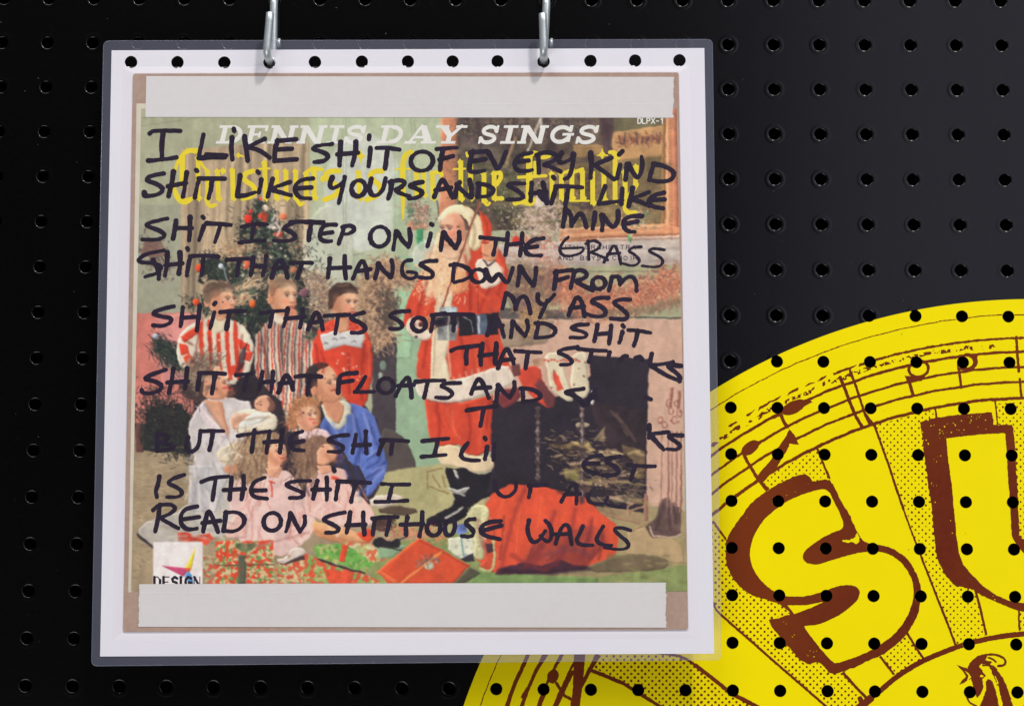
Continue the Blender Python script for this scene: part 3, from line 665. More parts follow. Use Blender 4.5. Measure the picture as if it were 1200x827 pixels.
# fireside tools, fender
for x, a in ((787,455),(796,458)): line([(x,a),(x-1,478)], 1.8, (150,104,92))
for x in (776,783,788,793,798): line([(x,505),(x-2+RNG.rand()*3,600)], .9, (128,92,80))
for x, y in ((784,472),(793,472),(786,482),(796,484),(774,492),(779,498),(790,492)): st_c = ell(x, y, 3, 4, 0, 12); line(st_c, .8, (150,106,92))
fill(T('L',[(1060,220),(1110,200),(1140,260),(1190,270),(1190,440),(1100,460),(1000,460),(960,390),(1030,330)]), (98,78,72), .35, soft=1); line(T('L',[(990,390),(1010,450),(1150,460),(1190,440)]), .9, (190,170,150))
for a, b in (((850,260),(975,200)),((850,300),(960,260)),((850,260),(860,320)),((960,190),(975,370)),((880,420),(960,370)),((640,300),(930,370))): line(T('L',[a,b]), 1.1, (160,130,100))
line(T('L',[(965,190),(965,350)]), 2.2, (150,112,94))
# stockings
fill(T('I',[(150,110),(290,95),(300,200),(380,300),(385,350),(350,375),(300,350),(240,300),(150,200)]), (196,74,52), .12, sm=1); fill(T('I',[(285,180),(385,300),(380,370),(330,360),(300,300),(250,220)]), (110,60,60), .15, soft=2)
fill(T('I',[(0,300),(60,250),(150,240),(170,300),(100,360),(50,370)]), (120,56,56), .15); fill(T('I',[(100,100),(160,90),(160,160),(110,180)]), (100,60,56), .2)
for P in ([(310,20),(450,10),(440,150),(500,290),(495,330),(450,325),(345,240),(340,150)], [(490,20),(600,10),(585,150),(610,240),(575,320),(530,290),(480,230),(495,120)]): fill(T('I',P), (212,206,180), .08, sm=1)
for P in ([(370,120),(410,170),(440,250),(400,260),(370,180)],): fill(T('I',P), (206,84,62), .3, soft=1)
for k in range(12): x = 320+k*20; E_(*T('I',[(x, 66+6*math.sin(k*1.9))])[0], 1.5, 1.4, (196,92,76))
for x, y in ((520,60),(535,120),(570,170),(505,220),(375,130),(360,240),(580,80)): E_(*T('I',[(x,y)])[0], 1.3, 1.3, (140,110,90))
fill(T('I',[(240,60),(310,50),(310,100),(250,105)]), (176,140,116), .3)

fill([(228,440),(300,436),(340,470),(372,470),(440,470),(450,560),(430,600),(300,600),(225,560)], (52,44,50), .3, sm=1, soft=2, vol=0)
fill([(290,380),(300,400),(300,450),(286,450)], (40,36,42), .3, soft=1, vol=0); fill([(360,380),(372,384),(368,460),(352,500),(345,480)], (56,46,48), .3, soft=1, vol=0)
# boy in broad red stripes
def sl(P, r, c, a=.6, t=None, sm=2):
    """soft-edged stroke: folds, highlights and blushes of the photographed cloth and skin"""
    if t: P = T(t, P)
    P = smooth(P, sm) if len(P) > 2 else P
    xs = [p[0] for p in P]; ys = [p[1] for p in P]; pad = r*2.2
    i0 = max(0, int((min(xs)-pad-PX0)*K2)); i1 = min(nx, int((max(xs)+pad-PX0)*K2)+2); j0 = max(0, int((min(ys)-pad-PY0)*K2)); j1 = min(ny, int((max(ys)+pad-PY0)*K2)+2)
    if i1 <= i0 or j1 <= j0: return
    w = (slice(j0, j1), slice(i0, i1)); gx, gy = IMX[w], IMY[w]; d = np.full(gx.shape, 1e3)
    for k in range(max(1, len(P)-1)):
        A = P[k]; B = P[min(k+1, len(P)-1)]; dx, dy = B[0]-A[0], B[1]-A[1]; L = dx*dx+dy*dy+1e-9
        tt = np.clip(((gx-A[0])*dx+(gy-A[1])*dy)/L, 0, 1); taper = 1
        d = np.minimum(d, np.hypot(gx-A[0]-tt*dx, gy-A[1]-tt*dy))
    al = (a*np.exp(-(d/r)**2))[..., None]; IM[w] = IM[w]*(1-al)+np.array(c, float)*al
def face(cx, cy, r, rot=0, f=1, lip=(172,92,80), dark=(84,60,52)):
    a_ = math.radians(rot)
    def q(u, v): u = u*f*r*.82; v = v*r; return (cx+u*math.cos(a_)-v*math.sin(a_), cy+u*math.sin(a_)+v*math.cos(a_))
    sl([q(-.75,-.4), q(-.8,.1), q(-.5,.7)], r*.28, (176,120,90), .55); sl([q(-.1,.95), q(.4,.9)], r*.2, (180,120,92), .5)
    sl([q(.2,-.55), q(.5,-.5)], r*.3, (240,206,172), .55); sl([q(.05,.28)], r*.26, (226,142,116), .5, sm=0); sl([q(.44,-.02), q(.52,.2)], r*.09, (242,208,176), .7)
    sl([q(-.02,-.22), q(.2,-.3), q(.34,-.23)], r*.055, (120,86,66), .75); sl([q(.56,-.24), q(.7,-.29), q(.84,-.2)], r*.055, (120,86,66), .7)
    for u in (.17, .68):
        sl([q(u-.1,-.08), q(u+.1,-.08)], r*.07, (226,210,200), .8); sl([q(u,-.08)], r*.075, dark, .95, sm=0); sl([q(u-.13,-.13), q(u+.12,-.14)], r*.035, (70,50,46), .8)
    sl([q(.40,.30), q(.60,.30)], r*.06, (150,90,70), .75); sl([q(.18,.56), q(.38,.60), q(.62,.55)], r*.06, lip, .9); sl([q(.28,.68), q(.5,.68)], r*.06, (206,140,116), .6); sl([q(.3,.5),q(.5,.5)], r*.03, (110,50,46), .7)
SK = (218,170,136)
fill([(209,395),(218,384),(229,377),(250,372),(276,375),(289,385),(297,402),(298,418),(290,440),(276,452),(262,446),(240,430),(214,434),(206,418)], (214,212,194), .06, sm=1)
pattern([(228,380),(240,374),(276,375),(285,400),(284,445),(262,446),(236,430)], lambda x, y, w: np.where((np.sin((x-.06*(y-380))*.62+.7*np.sin(y*.05))[...,None] > .05), np.array([208,70,46]), np.array([212,210,192]))*(1+.08*(n6[w]-.5)[...,None]))
for P in ([(212,394),(230,382),(233,390),(216,402)],[(209,402),(220,404),(222,414),(212,416)],[(214,418),(222,414),(232,428),(222,434)],[(278,396),(292,404),(294,412),(280,408)],[(286,412),(297,412),(293,424),(284,420)],[(270,428),(288,424),(284,436),(272,440)]): fill(P, (210,74,50), .08)
fill([(281,414),(290,400),(286,428),(275,440)], (50,44,52), .2, alpha=.8)
fill([(246,372),(258,368),(266,374),(262,388),(254,392),(246,384)], (214,208,180)); E_(258,368,8,8,(206,162,130))
E_(260,350,17,21,SK,-8,g=(1,0,.05)); E_(243,354,4,6,(206,150,118)); E_(249,338,12,10,(150,130,108), soft=3); fill([(238,346),(236,338),(246,331),(262,331),(275,338),(276,344),(262,341),(250,345),(246,356),(241,356)], (128,108,88), .3, sm=1); bristles([(240,340),(256,333),(272,338)], 4, 200, 4, [(80,66,58),(110,92,76)], ang=-20, seed=40)
E_(271,353,1.8,1,(80,60,54)); E_(261,354,1.8,1,(96,72,62)); E_(268,366,4,1.4,(176,96,84))
# boy in narrow stripes
def narrow(x, y, w):
    u = x+.05*(y-400)*np.sign(x-331)+.9*np.sin(y*.07+x*.05); p = (u/8.3) % 1.0; p = p[..., None]
    c = np.where(p < .26, np.array([214,206,188.]), np.where(p < .48, np.array([190,72,54.]), np.where(p < .64, np.array([216,208,192.]), np.where(p < .86, np.array([104,92,88.]), np.array([176,160,146.])))))
    return c*(1+.5*(vnoise(x, y*.35, 9, 130)-.5))[..., None]
pattern([(297,412),(300,392),(312,378),(330,371),(350,373),(364,384),(370,400),(370,440),(358,470),(352,505),(338,505),(330,470),(316,460),(300,440)], narrow)
sl([(306,396),(313,420),(314,452)], 1.6, (70,56,56), .7); sl([(357,396),(352,430),(352,460)], 1.5, (80,60,58), .6); sl([(331,384),(332,460)], .8, (110,84,76), .6)
for y in (400,418,436,452): sl([(333.5,y)], .9, (236,230,216), .9, sm=0)
for a, b in (((301,398),(312,420)),((304,408),(300,438)),((362,398),(352,420)),((366,410),(368,440)),((347,404),(358,403))): line([a,b], .7, (176,96,84))
E_(329,372,9,9,(214,206,186)); E_(331,345,17,24,(220,176,140),g=(1,0,.06)); E_(317,351,4,6,(210,156,120)); E_(328,330,15,8,(176,150,122), soft=3); fill([(314,340),(318,328),(332,325),(347,331),(349,341),(340,335),(326,335),(319,350)], (154,128,102), .25, sm=1)
E_(336,346,2,1.2,(90,70,60)); fill([(344,345),(348,356),(344,360),(341,354)], (206,146,118)); E_(343,364,4,1.6,(190,110,96)); E_(344,370,5,8,(214,150,118), soft=2)
# boy in red with a white yoke
fill([(366,400),(371,389),(384,376),(398,372),(418,374),(431,387),(437,410),(437,440),(428,478),(414,478),(398,460),(366,450)], (204,72,48), .1, sm=1, g=(1,0,-.06)); fill([(375,392),(392,388),(425,387),(428,394),(424,408),(404,404),(380,411)], (196,200,200), .1)
for k in range(14): E_(RNG.uniform(374,430), RNG.uniform(412,450), 1.1, 1.1, (230,190,160))
for x, y in ((382,403),(392,398),(402,397),(415,401)): line([(x-3,y),(x,y-2),(x+3,y)], .5, (110,112,116))
bristles([(384,384),(424,382)], 5, 70, 3, [(232,150,120),(176,50,36)], seed=43)
fill([(394,362),(410,362),(408,388),(398,390),(392,380)], (206,156,122)); E_(403,353,16,20,(216,168,134),g=(1,0,.06)); E_(390,358,4,6,(206,150,116)); fill([(385,362),(384,342),(392,332),(408,330),(419,338),(421,346),(410,343),(398,345),(392,354),(390,362)], (78,60,54), .25, sm=1)
E_(410,354,1.8,1,(70,54,50)); E_(417,353,1.4,.9,(80,60,54)); E_(415,366,4,1.3,(186,104,90))
# bright red-coated figure
CO = (202,76,50)
fill([(500,314),(520,318),(552,312),(575,300),(588,300),(596,318),(594,338),(585,366),(586,396),(598,430),(600,446),(560,458),(500,462),(488,440),(490,412),(494,398),(480,392),(472,378),(478,352),(488,332)], CO, .07, g=(1,0,-.04))
fill([(497,464),(540,472),(578,462),(576,500),(575,528),(560,534),(545,531),(538,521),(512,523),(503,512)], CO, .07, g=(1,0,-.05))
line([(530,480),(532,505),(540,515)], .6, (222,110,80)); line([(560,330),(560,365)], .7, (150,50,38)); line([(548,300),(552,365)], .6, (170,58,40), .6)
for a, b in (((578,340),(590,352)),((488,360),(500,352)),((510,480),(520,500)),((560,500),(565,525))): line([a,b], .8, (172,60,42), .6)
fill([(512,340),(531,340),(528,380),(523,420),(528,446),(505,446),(505,415),(508,380)], (222,214,186), .06)
fill([(486,443),(505,446),(530,446),(560,437),(594,426),(600,436),(605,447),(584,458),(550,468),(524,472),(500,468),(488,462)], (218,210,196), .07, sm=1); line([(500,469),(525,473),(552,468)], .8, (150,90,80), .7)
fill([(536,366),(560,368),(584,366),(584,392),(560,392),(538,394)], (34,32,40), .2); fill([(558,368),(570,368),(571,392),(559,392)], (96,112,132), .5); line([(541,369),(552,376),(554,390)], .5, (140,150,160)); line([(561,370),(561,390)], .9, (196,206,214))
fill([(540,298),(562,280),(580,284),(592,304),(596,330),(560,330)], CO, .08); fill([(556,306),(572,300),(588,312),(593,322),(586,332),(572,339),(562,336),(560,322)], (226,214,198), .08, sm=1); fill([(564,278),(580,276),(585,290),(582,304),(572,308),(565,300)], (214,160,122), .1, sm=1); line([(566,304),(572,312),(580,306)], 1, (60,50,56)); line([(565,282),(582,280)], 1.2, (50,40,48))
fill([(562,247),(570,252),(577,266),(574,284),(562,282)], (212,80,48), .08); E_(568,280,8,6,(200,74,50))
bristles([(512,304),(505,330),(508,345)], 16, 700, 4, [(232,206,172),(222,178,138),(238,216,190),(214,160,120)], seed=45); fill([(513,268),(546,274),(553,296),(548,318),(532,340),(516,346),(500,350),(494,336),(500,312),(508,296)], (228,198,162), .14, sm=1, soft=2)
bristles([(520,300),(515,330),(535,335)], 20, 700, 4, [(236,212,180),(222,180,140),(228,192,154)], ang=100, seed=46); E_(538,330,12,14,(226,170,120), soft=6, alpha=.7)
fill([(513,262),(518,248),(530,240),(546,240),(560,250),(567,268),(565,286),(556,296),(549,288),(552,270),(544,252),(530,250),(520,260)], (232,220,180), .06, sm=1)
E_(531,270,15,21,(224,166,138),g=(1,0,.04)); E_(524,264,2,1.1,(110,76,64)); E_(537,266,2,1.1,(110,76,64)); E_(530,273,3,4,(226,156,128)); E_(524,282,6,1.6,(190,110,96)); fill([(516,278),(524,284),(544,280),(546,296),(530,306),(514,300)], (228,196,164), .12, sm=1, soft=2)
E_(518,256,5,3,(226,214,190), soft=2); line([(562,238),(548,275),(518,360)], 1.0, (150,84,64)); line([(563,238),(519,360)], .4, (206,150,120))
fill(T('E',[(640,570),(690,540),(740,600),(800,650),(790,695),(720,700),(660,670),(625,620)]), (226,214,196), .08, sm=1); fill(T('E',[(740,560),(810,530),(850,590),(820,640),(760,640)]), (180,120,84), .25, sm=1); E_(*T('E',[(697,680)])[0], 1.6,1.6,(40,34,36)); E_(*T('E',[(735,600)])[0],5,3,(90,50,44))
fill(T('E',[(850,490),(955,485),(965,600),(950,705),(830,700),(835,600)]), (150,156,156), .5); fill(T('E',[(880,490),(950,490),(950,540),(890,540)]), (170,196,210), .4)
fill(T('E',[(810,560),(960,540),(960,600),(820,620)]), (52,46,54), .3)
fill([(512,524),(533,520),(546,532),(560,535),(577,533),(580,549),(566,554),(548,551),(530,545),(518,545),(512,535)], (220,204,170), .08, sm=1)
fill([(519,547),(534,549),(545,546),(552,553),(566,556),(581,551),(590,575),(560,586),(552,600),(535,612),(512,618),(499,613),(501,607),(520,598),(534,589),(528,572)], (30,28,34), .25, sm=1)
line(T('K',[(905,145),(960,165),(1030,145)]), 1.2, (190,196,190)); line(T('K',[(940,30),(955,75)]), 1.4, (180,184,176)); line(T('K',[(880,335),(960,300),(990,270)]), .8, (170,172,168)); fill([(576,556),(582,548),(640,565),(690,575),(640,575),(600,572),(570,580)], (40,34,42), .2)
# stool
for a, b in (((760,40),(860,20)),((765,45),(770,150)),((800,60),(850,140)),((770,130),(900,180)),((860,60),(880,140))): line(T('K',[a,b]), .9, (150,130,86))
# mother with baby
fill(T('J',[(50,420),(130,350),(380,280),(400,120),(640,0),(700,120),(720,440),(520,470),(200,520),(120,520)]), (184,182,174), .1, sm=1, g=(1,0,.04)); line(T('J',[(60,440),(160,525)]), 1.6, (60,54,54))
fill(T('G',[(380,520),(400,440),(470,330),(540,300),(640,300),(720,320),(800,330),(760,520),(740,700),(600,760),(560,818),(400,818),(430,700)]), (204,202,202), .08, sm=1, g=(1,0,.05)); fill(T('J',[(390,0),(600,0),(640,90),(560,300),(390,290)]), (190,192,194), .1, soft=2)
for a, b in (((430,360),(560,470)),((500,600),(540,660)),((420,700),(450,818)),((560,640),(620,560))): line(T('G',[a,b]), .8, (170,166,168), .7)
fill(T('G',[(560,640),(700,580),(760,620),(730,730),(600,740)]), (216,208,180), .06, sm=1); fill(T('G',[(610,740),(720,730),(710,800),(620,790)]), (206,142,108), .08, sm=1)
fill(T('G',[(480,320),(600,330),(650,560),(540,440)]), (206,160,130), .06); fill(T('G',[(480,330),(540,440),(650,560),(600,560),(480,450),(440,370)]), (216,208,212), .06)
fill(T('G',[(400,120),(480,60),(560,60),(600,130),(580,180),(500,200),(480,290),(400,300),(350,250),(370,170)]), (128,110,92), .3, sm=1); bristles(T('G',[(400,260),(390,150),(470,80),(560,80)]), 12, 560, 6, [(92,78,68),(146,128,106),(110,96,88),(176,160,134)], ang=-40, seed=50); bristles(T('G',[(360,200),(400,300),(450,310)]), 8, 260, 5, [(56,48,48),(84,70,62)], seed=51)
fill(T('G',[(560,90),(610,140),(590,160),(540,150)]), (216,178,146)); fill(T('G',[(480,190),(540,140),(610,160),(640,220),(645,280),(600,320),(520,320),(470,290)]), (218,164,132), .06, sm=1); E_(*T('G',[(622,240)])[0], 4, 2, (180,80,70)); E_(*T('G',[(580,182)])[0], 2, 1, (90,70,64)); E_(*T('G',[(490,270)])[0],3,5,(210,150,118))
line(T('G',[(470,200),(460,290)]), 2.5, (70,58,56))
fill(T('G',[(690,180),(800,150),(850,200),(830,300),(780,330),(690,280)]), (46,40,46), .2, sm=1)
fill(T('G',[(640,420),(760,370),(900,390),(960,430),(950,500),(880,530),(680,540)]), (220,216,196), .07, sm=1); fill(T('G',[(660,400),(780,400),(860,430),(700,510),(660,500)]), (214,168,140), .08, sm=1); fill(T('G',[(780,400),(900,400),(890,440),(760,500),(690,500)]), (216,222,216), .08, sm=1)
E_(*T('G',[(868,345)])[0], 11, 10, (216,168,138)); fill(T('G',[(880,300),(925,310),(945,360),(920,400),(890,380),(910,340)]), (120,84,70), .2, sm=1); E_(*T('G',[(850,350)])[0],1.4,.8,(120,84,72))
# father in blue
fill(T('H',[(70,480),(140,400),(250,340),(330,350),(400,390),(440,440),(470,560),(510,700),(510,780),(430,818),(330,818),(330,750),(270,720),(230,640),(120,540)]), (92,116,186), .16, sm=1, g=(1,0,.06)); fill(T('K',[(330,0),(500,0),(510,50),(420,180),(370,210),(390,120)]), (92,116,186), .14, sm=1)
for a, b in (((300,440),(290,600)),((340,560),(330,720)),((380,700),(480,640)),((420,760),(500,720)),((390,450),(430,560))): line(T('H',[a,b]), 1.1, (66,84,150), .7)
for a, b in (((250,440),(240,560)),((420,480),(440,600)),((400,680),(470,620))): line(T('H',[a,b]), 1.2, (140,156,214), .6)
fill(T('H',[(190,680),(270,740),(330,818),(250,818),(200,760)]), (58,50,58), .2); fill(T('K',[(240,0),(330,0),(380,100),(300,100)]), (54,48,56), .2)
fill(T('H',[(80,330),(120,440),(190,525),(245,470),(260,410),(300,415),(270,340),(220,320)]), (206,210,190), .1, sm=1); fill(T('H',[(90,320),(230,330),(235,420),(190,490),(120,400)]), (206,150,118), .06, sm=1)
fill(T('H',[(0,180),(60,110),(130,90),(170,130),(200,200),(225,290),(200,330),(120,340),(60,310),(20,280)]), (216,162,126), .07, sm=1); fill(T('H',[(-10,240),(-10,130),(30,90),(100,75),(140,90),(120,110),(60,130),(50,170),(30,240)]), (54,46,46), .25, sm=1); fill(T('G',[(1140,160),(1200,90),(1215,240),(1180,300),(1130,260)]), (46,40,42), .25, sm=1)
E_(*T('H',[(165,158)])[0],2,1,(80,60,54)); E_(*T('H',[(110,185)])[0],2,1,(90,64,56)); line(T('H',[(150,262),(180,250),(195,270)]), 1.1, (110,54,50)); E_(*T('H',[(45,265)])[0],4,6,(210,150,118)); fill(T('H',[(180,200),(205,210),(195,230),(175,230)]), (196,136,108))
# little girls
HB = (148,120,96)
fill(T('H',[(-60,520),(60,500),(130,510),(170,560),(120,560),(60,550),(-40,600)]), (222,200,202), .08, sm=1)
fill(T('G',[(1020,470),(1030,380),(1070,320),(1150,300),(1215,320),(1215,380),(1100,380),(1090,500),(1040,510)]), (176,128,88), .25, sm=1); E_(*T('G',[(1150,430)])[0],14,17,(222,172,142)); bristles(T('G',[(1040,480),(1050,370),(1120,320),(1230,340)]), 7, 360, 5, [(190,142,100),(150,104,74)], seed=52); fill(T('H',[(0,310),(50,330),(90,400),(80,480),(60,500),(60,420),(40,370),(0,360)]), (168,120,82), .2, sm=1)
E_(*T('G',[(1118,400)])[0],2,1.4,(70,60,60)); E_(*T('G',[(1175,385)])[0],2,1.4,(70,60,60)); E_(*T('G',[(1168,440)])[0],3,1.3,(190,90,80))
fill(T('J',[(640,90),(900,50),(1000,20),(1070,80),(1130,200),(1200,330),(1180,450),(1060,540),(960,590),(700,500),(650,300)]), (224,198,192), .09, sm=1); fill(T('J',[(600,420),(700,300),(760,300),(760,460),(640,470)]), (218,186,176), .1, soft=3)
for k in range(9):
    a = (RNG.uniform(690,1150), RNG.uniform(120,420)); line(T('J',[a,(a[0]+RNG.uniform(-50,60),a[1]+RNG.uniform(60,140))]), .8, (206,160,150), .7)
line(T('J',[(915,100),(920,200)]), 1.1, (206,80,60)); line(T('J',[(900,100),(940,110)]), 1, (206,80,60))
fill(T('G',[(730,600),(800,540),(880,530),(960,520),(990,590),(930,600),(900,680),(880,770),(820,850),(740,850),(720,760)]), (146,122,96), .3, sm=1); bristles(T('G',[(860,560),(780,640),(790,780)]), [14,20,24], 900, 9, [(120,98,78),(172,148,118),(146,120,92),(196,172,140)], ang=100, seed=53)
fill(T('G',[(910,600),(1000,590),(1020,680),(980,730),(1000,760),(900,800),(890,700)]), (224,172,140), .06, sm=1); fill(T('J',[(880,20),(1000,0),(960,80),(900,70)]), (224,172,140)); E_(*T('G',[(950,610)])[0],2,1,(90,70,64)); E_(*T('G',[(985,690)])[0],2.5,1.3,(190,100,88))
line(T('G',[(1060,760),(980,740)]), 1.5, (60,46,56))
fill(T('K',[(0,60),(90,20),(200,10),(270,50),(250,100),(350,200),(440,300),(430,390),(250,400),(40,340),(-20,300)]), (226,192,182), .1, sm=1)
for k in range(12):
    a = (RNG.uniform(20,340), RNG.uniform(80,280)); line(T('K',[a,(a[0]+RNG.uniform(-20,60),a[1]+RNG.uniform(40,110))]), .8, (212,150,136), .7)
fill(T('H',[(-60,640),(0,570),(70,545),(130,560),(170,600),(110,600),(90,680),(60,760),(20,830),(-60,830),(-70,740)]), (126,98,80), .3, sm=1); bristles(T('H',[(40,580),(-20,680),(-20,800)]), [12,16,18], 520, 8, [(104,80,68),(152,124,100),(132,104,84)], ang=105, seed=54)
fill(T('H',[(70,620),(130,590),(180,640),(190,690),(150,720),(100,740),(60,720)]), (224,170,138), .06, sm=1); fill(T('K',[(60,0),(150,0),(160,40),(90,60)]), (222,170,138)); E_(*T('H',[(95,618)])[0],2,1,(84,62,56)); E_(*T('K',[(172,28)])[0],2.6,4.6,(40,40,40)); line(T('K',[(160,80),(200,90)]), 2, (206,76,50))
fill(T('K',[(20,350),(100,370),(260,400),(330,440),(420,440),(400,490),(300,500),(160,490),(50,450)]), (216,164,118), .07, sm=1, g=(0,-1,.08)); fill(T('K',[(310,440),(400,400),(430,450),(390,500)]), (206,76,46), .1); fill(T('K',[(390,200),(600,180),(620,240),(420,280)]), (214,204,190), .08, sm=1); fill(T('K',[(420,290),(560,250),(740,290),(600,330)]), (90,76,62), .25, sm=1); E_(*T('K',[(325,220)])[0],5,4,(222,206,190))
fill(T('K',[(420,330),(560,320),(580,400),(480,430),(410,400)]), (78,56,50), .35, sm=1)
# green rug, gifts
fill([(440,640),(560,618),(575,672),(700,676),(760,668),(810,660),(810,696),(430,696)], (132,148,92), .14, soft=2); fill([(560,668),(640,674),(700,676),(700,696),(540,696)], (116,146,88), .18, soft=3)
fill(T('L',[(560,660),(760,580),(900,560),(1100,590),(1115,640),(1050,670),(700,690)]), (112,100,76), .14, sm=1, soft=2)
def giftpat(cr, cg, cc, sc, seed):
    def fn(x, y, w):
        xx = x+.5*y; yy = y-.35*x; a = vnoise(xx, yy, sc*.8, seed)*.7+vnoise(x, y, sc*.4, seed+7)*.3; b = vnoise(yy, xx, sc*.7, seed+1)*.7+vnoise(x, y, sc*.4, seed+8)*.3
        return np.where((a > .52)[..., None], np.array(cr, float), np.where((b > .52)[..., None], np.array(cg, float), np.array(cc, float)))*(1+.15*(n2[w]-.5)[..., None])
    return fn
RD, GN, CR = (212,76,48), (104,150,84), (206,192,150)
pattern(T('J',[(480,570),(560,580),(560,755),(480,755)]), giftpat((196,92,70), (140,136,100), (186,172,136), 5, 61)); pattern(T('J',[(560,485),(930,478),(935,755),(556,755)]), giftpat(RD, GN, CR, 4.2, 62)); line(T('J',[(560,638),(930,634)]), .6, (90,70,60)); fill(T('J',[(705,570),(755,570),(752,755),(705,755)]), (84,88,72), .2); fill(T('J',[(680,500),(820,495),(800,540),(740,560),(700,540)]), (92,104,72), .5, sm=1)
fill(T('J',[(320,430),(380,428),(430,452),(520,430),(548,470),(500,512),(440,480),(380,490),(320,482)]), (206,80,54), .35, sm=0); sl(T('J',[(340,455),(420,462),(500,455)]), 1.2, (150,50,40), .6); pattern(T('J',[(940,640),(1060,580),(1215,590),(1215,755),(960,755)]), giftpat((204,92,64), (150,160,104), (206,192,150), 4.5, 63)); fill(T('J',[(940,600),(1000,590),(1060,520),(1130,530),(1150,570),(1000,640)]), (214,206,196), .08, sm=1); fill(T('J',[(1070,590),(1140,570),(1130,600),(960,640)]), (70,60,60))
pattern(T('K',[(40,510),(220,500),(460,590),(380,690),(60,590)]), giftpat((116,176,84), (96,160,72), (170,180,116), 6, 64)); pattern(T('K',[(200,480),(420,500),(520,600),(430,620)]), giftpat((206,110,74), (170,186,124), (206,200,160), 5, 65)); pattern(T('K',[(-20,560),(80,600),(380,700),(500,755),(-20,755)]), giftpat((206,90,60), (130,170,90), (178,176,124), 6, 66)); line(T('K',[(70,600),(220,650),(370,690)]), 1.2, (60,52,56)); fill(T('K',[(225,500),(260,510),(240,620),(200,610)]), RD); fill(T('K',[(100,660),(300,680),(280,755),(140,755)]), (208,84,54), .3, soft=1)
bristles(T('K',[(540,420),(700,430),(880,440)]), 9, 500, 4, [(206,100,70),(196,176,130),(140,160,110),(220,130,100)], seed=55); fill(T('K',[(430,500),(640,510),(560,580),(470,600)]), (140,172,138), .15); fill(T('K',[(410,480),(470,450),(520,490),(590,460),(600,520),(540,530),(480,520),(440,530)]), (36,34,38), .3, sm=1); line(T('K',[(580,480),(640,455)]), .8, (60,56,56)); line(T('K',[(480,520),(600,540)]), .8, (60,56,56))
fill(T('K',[(445,680),(715,462),(1040,640),(930,755),(520,755)]), (204,84,50), .08); fill(T('K',[(445,680),(460,670),(600,750),(560,755)]), (216,110,66)); line(T('K',[(600,755),(860,550)]), 1.3, (220,140,74)); E_(*T('K',[(780,640)])[0],6,5,(190,196,170)); bristles(T('K',[(720,620),(780,610),(820,600)]), 5, 70, 4, [(104,90,84),(150,140,126)], seed=56)
fill(T('K',[(930,755),(1040,650),(1110,690),(1000,755)]), (84,84,66), .2, soft=1)
fill(T('K',[(900,470),(1060,440),(1080,570),(1010,610),(900,540)]), (206,212,190), .1); fill(T('K',[(950,380),(1010,370),(1020,430),(960,440)]), (96,116,176), .5); line(T('K',[(985,470),(1000,580)]), .8, (96,140,150)); fill(T('K',[(980,600),(1060,560),(1070,610),(1030,620)]), (48,44,52), .3)
# red sack, pale toy dog
fill(T('L',[(-60,250),(-20,180),(100,118),(320,140),(450,170),(570,200),(690,320),(770,375),(790,480),(765,580),(600,640),(450,672),(200,680),(10,692),(-120,600),(-100,480),(-60,400)]), (208,84,54), .08)
fill(T('L',[(190,600),(230,500),(330,440),(470,420),(560,380),(640,380),(700,450),(690,520),(600,630),(440,680),(200,690),(40,690)]), (150,66,54), .25, soft=9, alpha=.75); fill(T('L',[(20,660),(180,620),(300,640),(420,600),(500,640),(600,640),(580,665),(300,690),(0,700)]), (70,40,52), .3, soft=3)
for a, b in (((210,590),(260,480)),((330,610),(400,560)),((600,430),(560,560)),((470,500),(430,600)),((700,480),(660,600)),((60,320),(30,600)),((620,330),(600,480))): line(T('L',[a,b]), 1.3, (128,56,50), .55)
for a, b in (((160,300),(140,560)),((300,200),(280,400)),((660,520),(640,600)),((90,180),(20,300))): line(T('L',[a,b]), 1.3, (220,104,70), .5)
fill(T('K',[(1010,320),(1060,250),(1140,250),(1170,310),(1140,380),(1130,500),(1140,590),(1090,610),(1060,560),(1075,470),(1020,400)]), (200,202,156), .15, sm=1, g=(0,-1,.05)); fill(T('K',[(1130,360),(1200,340),(1200,560),(1190,690),(1100,640),(1140,600)]), (196,84,56), .2); line(smooth(T('K',[(1190,480),(1200,600),(1180,680),(1100,660)])), 1.6, (190,188,136)); bristles(T('K',[(1060,300),(1110,300),(1100,500)]), 8, 220, 3, [(216,216,176),(176,176,132)], seed=57); fill(T('K',[(1140,500),(1190,500),(1190,550),(1150,560)]), (70,50,60))
face(264,352,19); face(334,348,21); face(406,356,18); face(529,270,19,4,-1,(186,96,84)); face(362,488,15,-14,1,(196,80,76))
face(386,452,20,-34); face(262,451,15,-28,1,(184,62,60)); face(391,531,12,-50); face(325,531,14,-30)
sl([(243,341),(256,334),(272,336)], 3, (96,78,66), .6); sl([(318,330),(333,326),(346,333)], 3, (128,104,84), .6); sl([(388,342),(402,333),(418,338)], 3, (62,46,42), .7); sl([(396,335),(408,334)], 1.2, (130,104,86), .7)
# striped and red shirts
for P in ([(233,382),(232,400),(226,424)], [(284,392),(281,412),(277,436)], [(246,396),(247,440)], [(216,398),(226,404)]): sl(P, 1.5, (120,44,36), .55)
for y in (398,414,430): sl([(257,y)], 1.2, (244,238,224), .95, sm=0)
for P in ([(376,412),(380,424),(378,436)], [(427,404),(424,436),(424,468)], [(408,414),(410,460)], [(370,404),(374,430)]): sl(P, 2.0, (140,40,32), .55)
for P in ([(412,420),(412,462)], [(432,400),(433,440)]): sl(P, 1.8, (226,104,72), .5)
sl([(402,414)], 1.5, (240,220,200), .95, sm=0); sl([(402,432)], 1.4, (240,220,200), .95, sm=0)
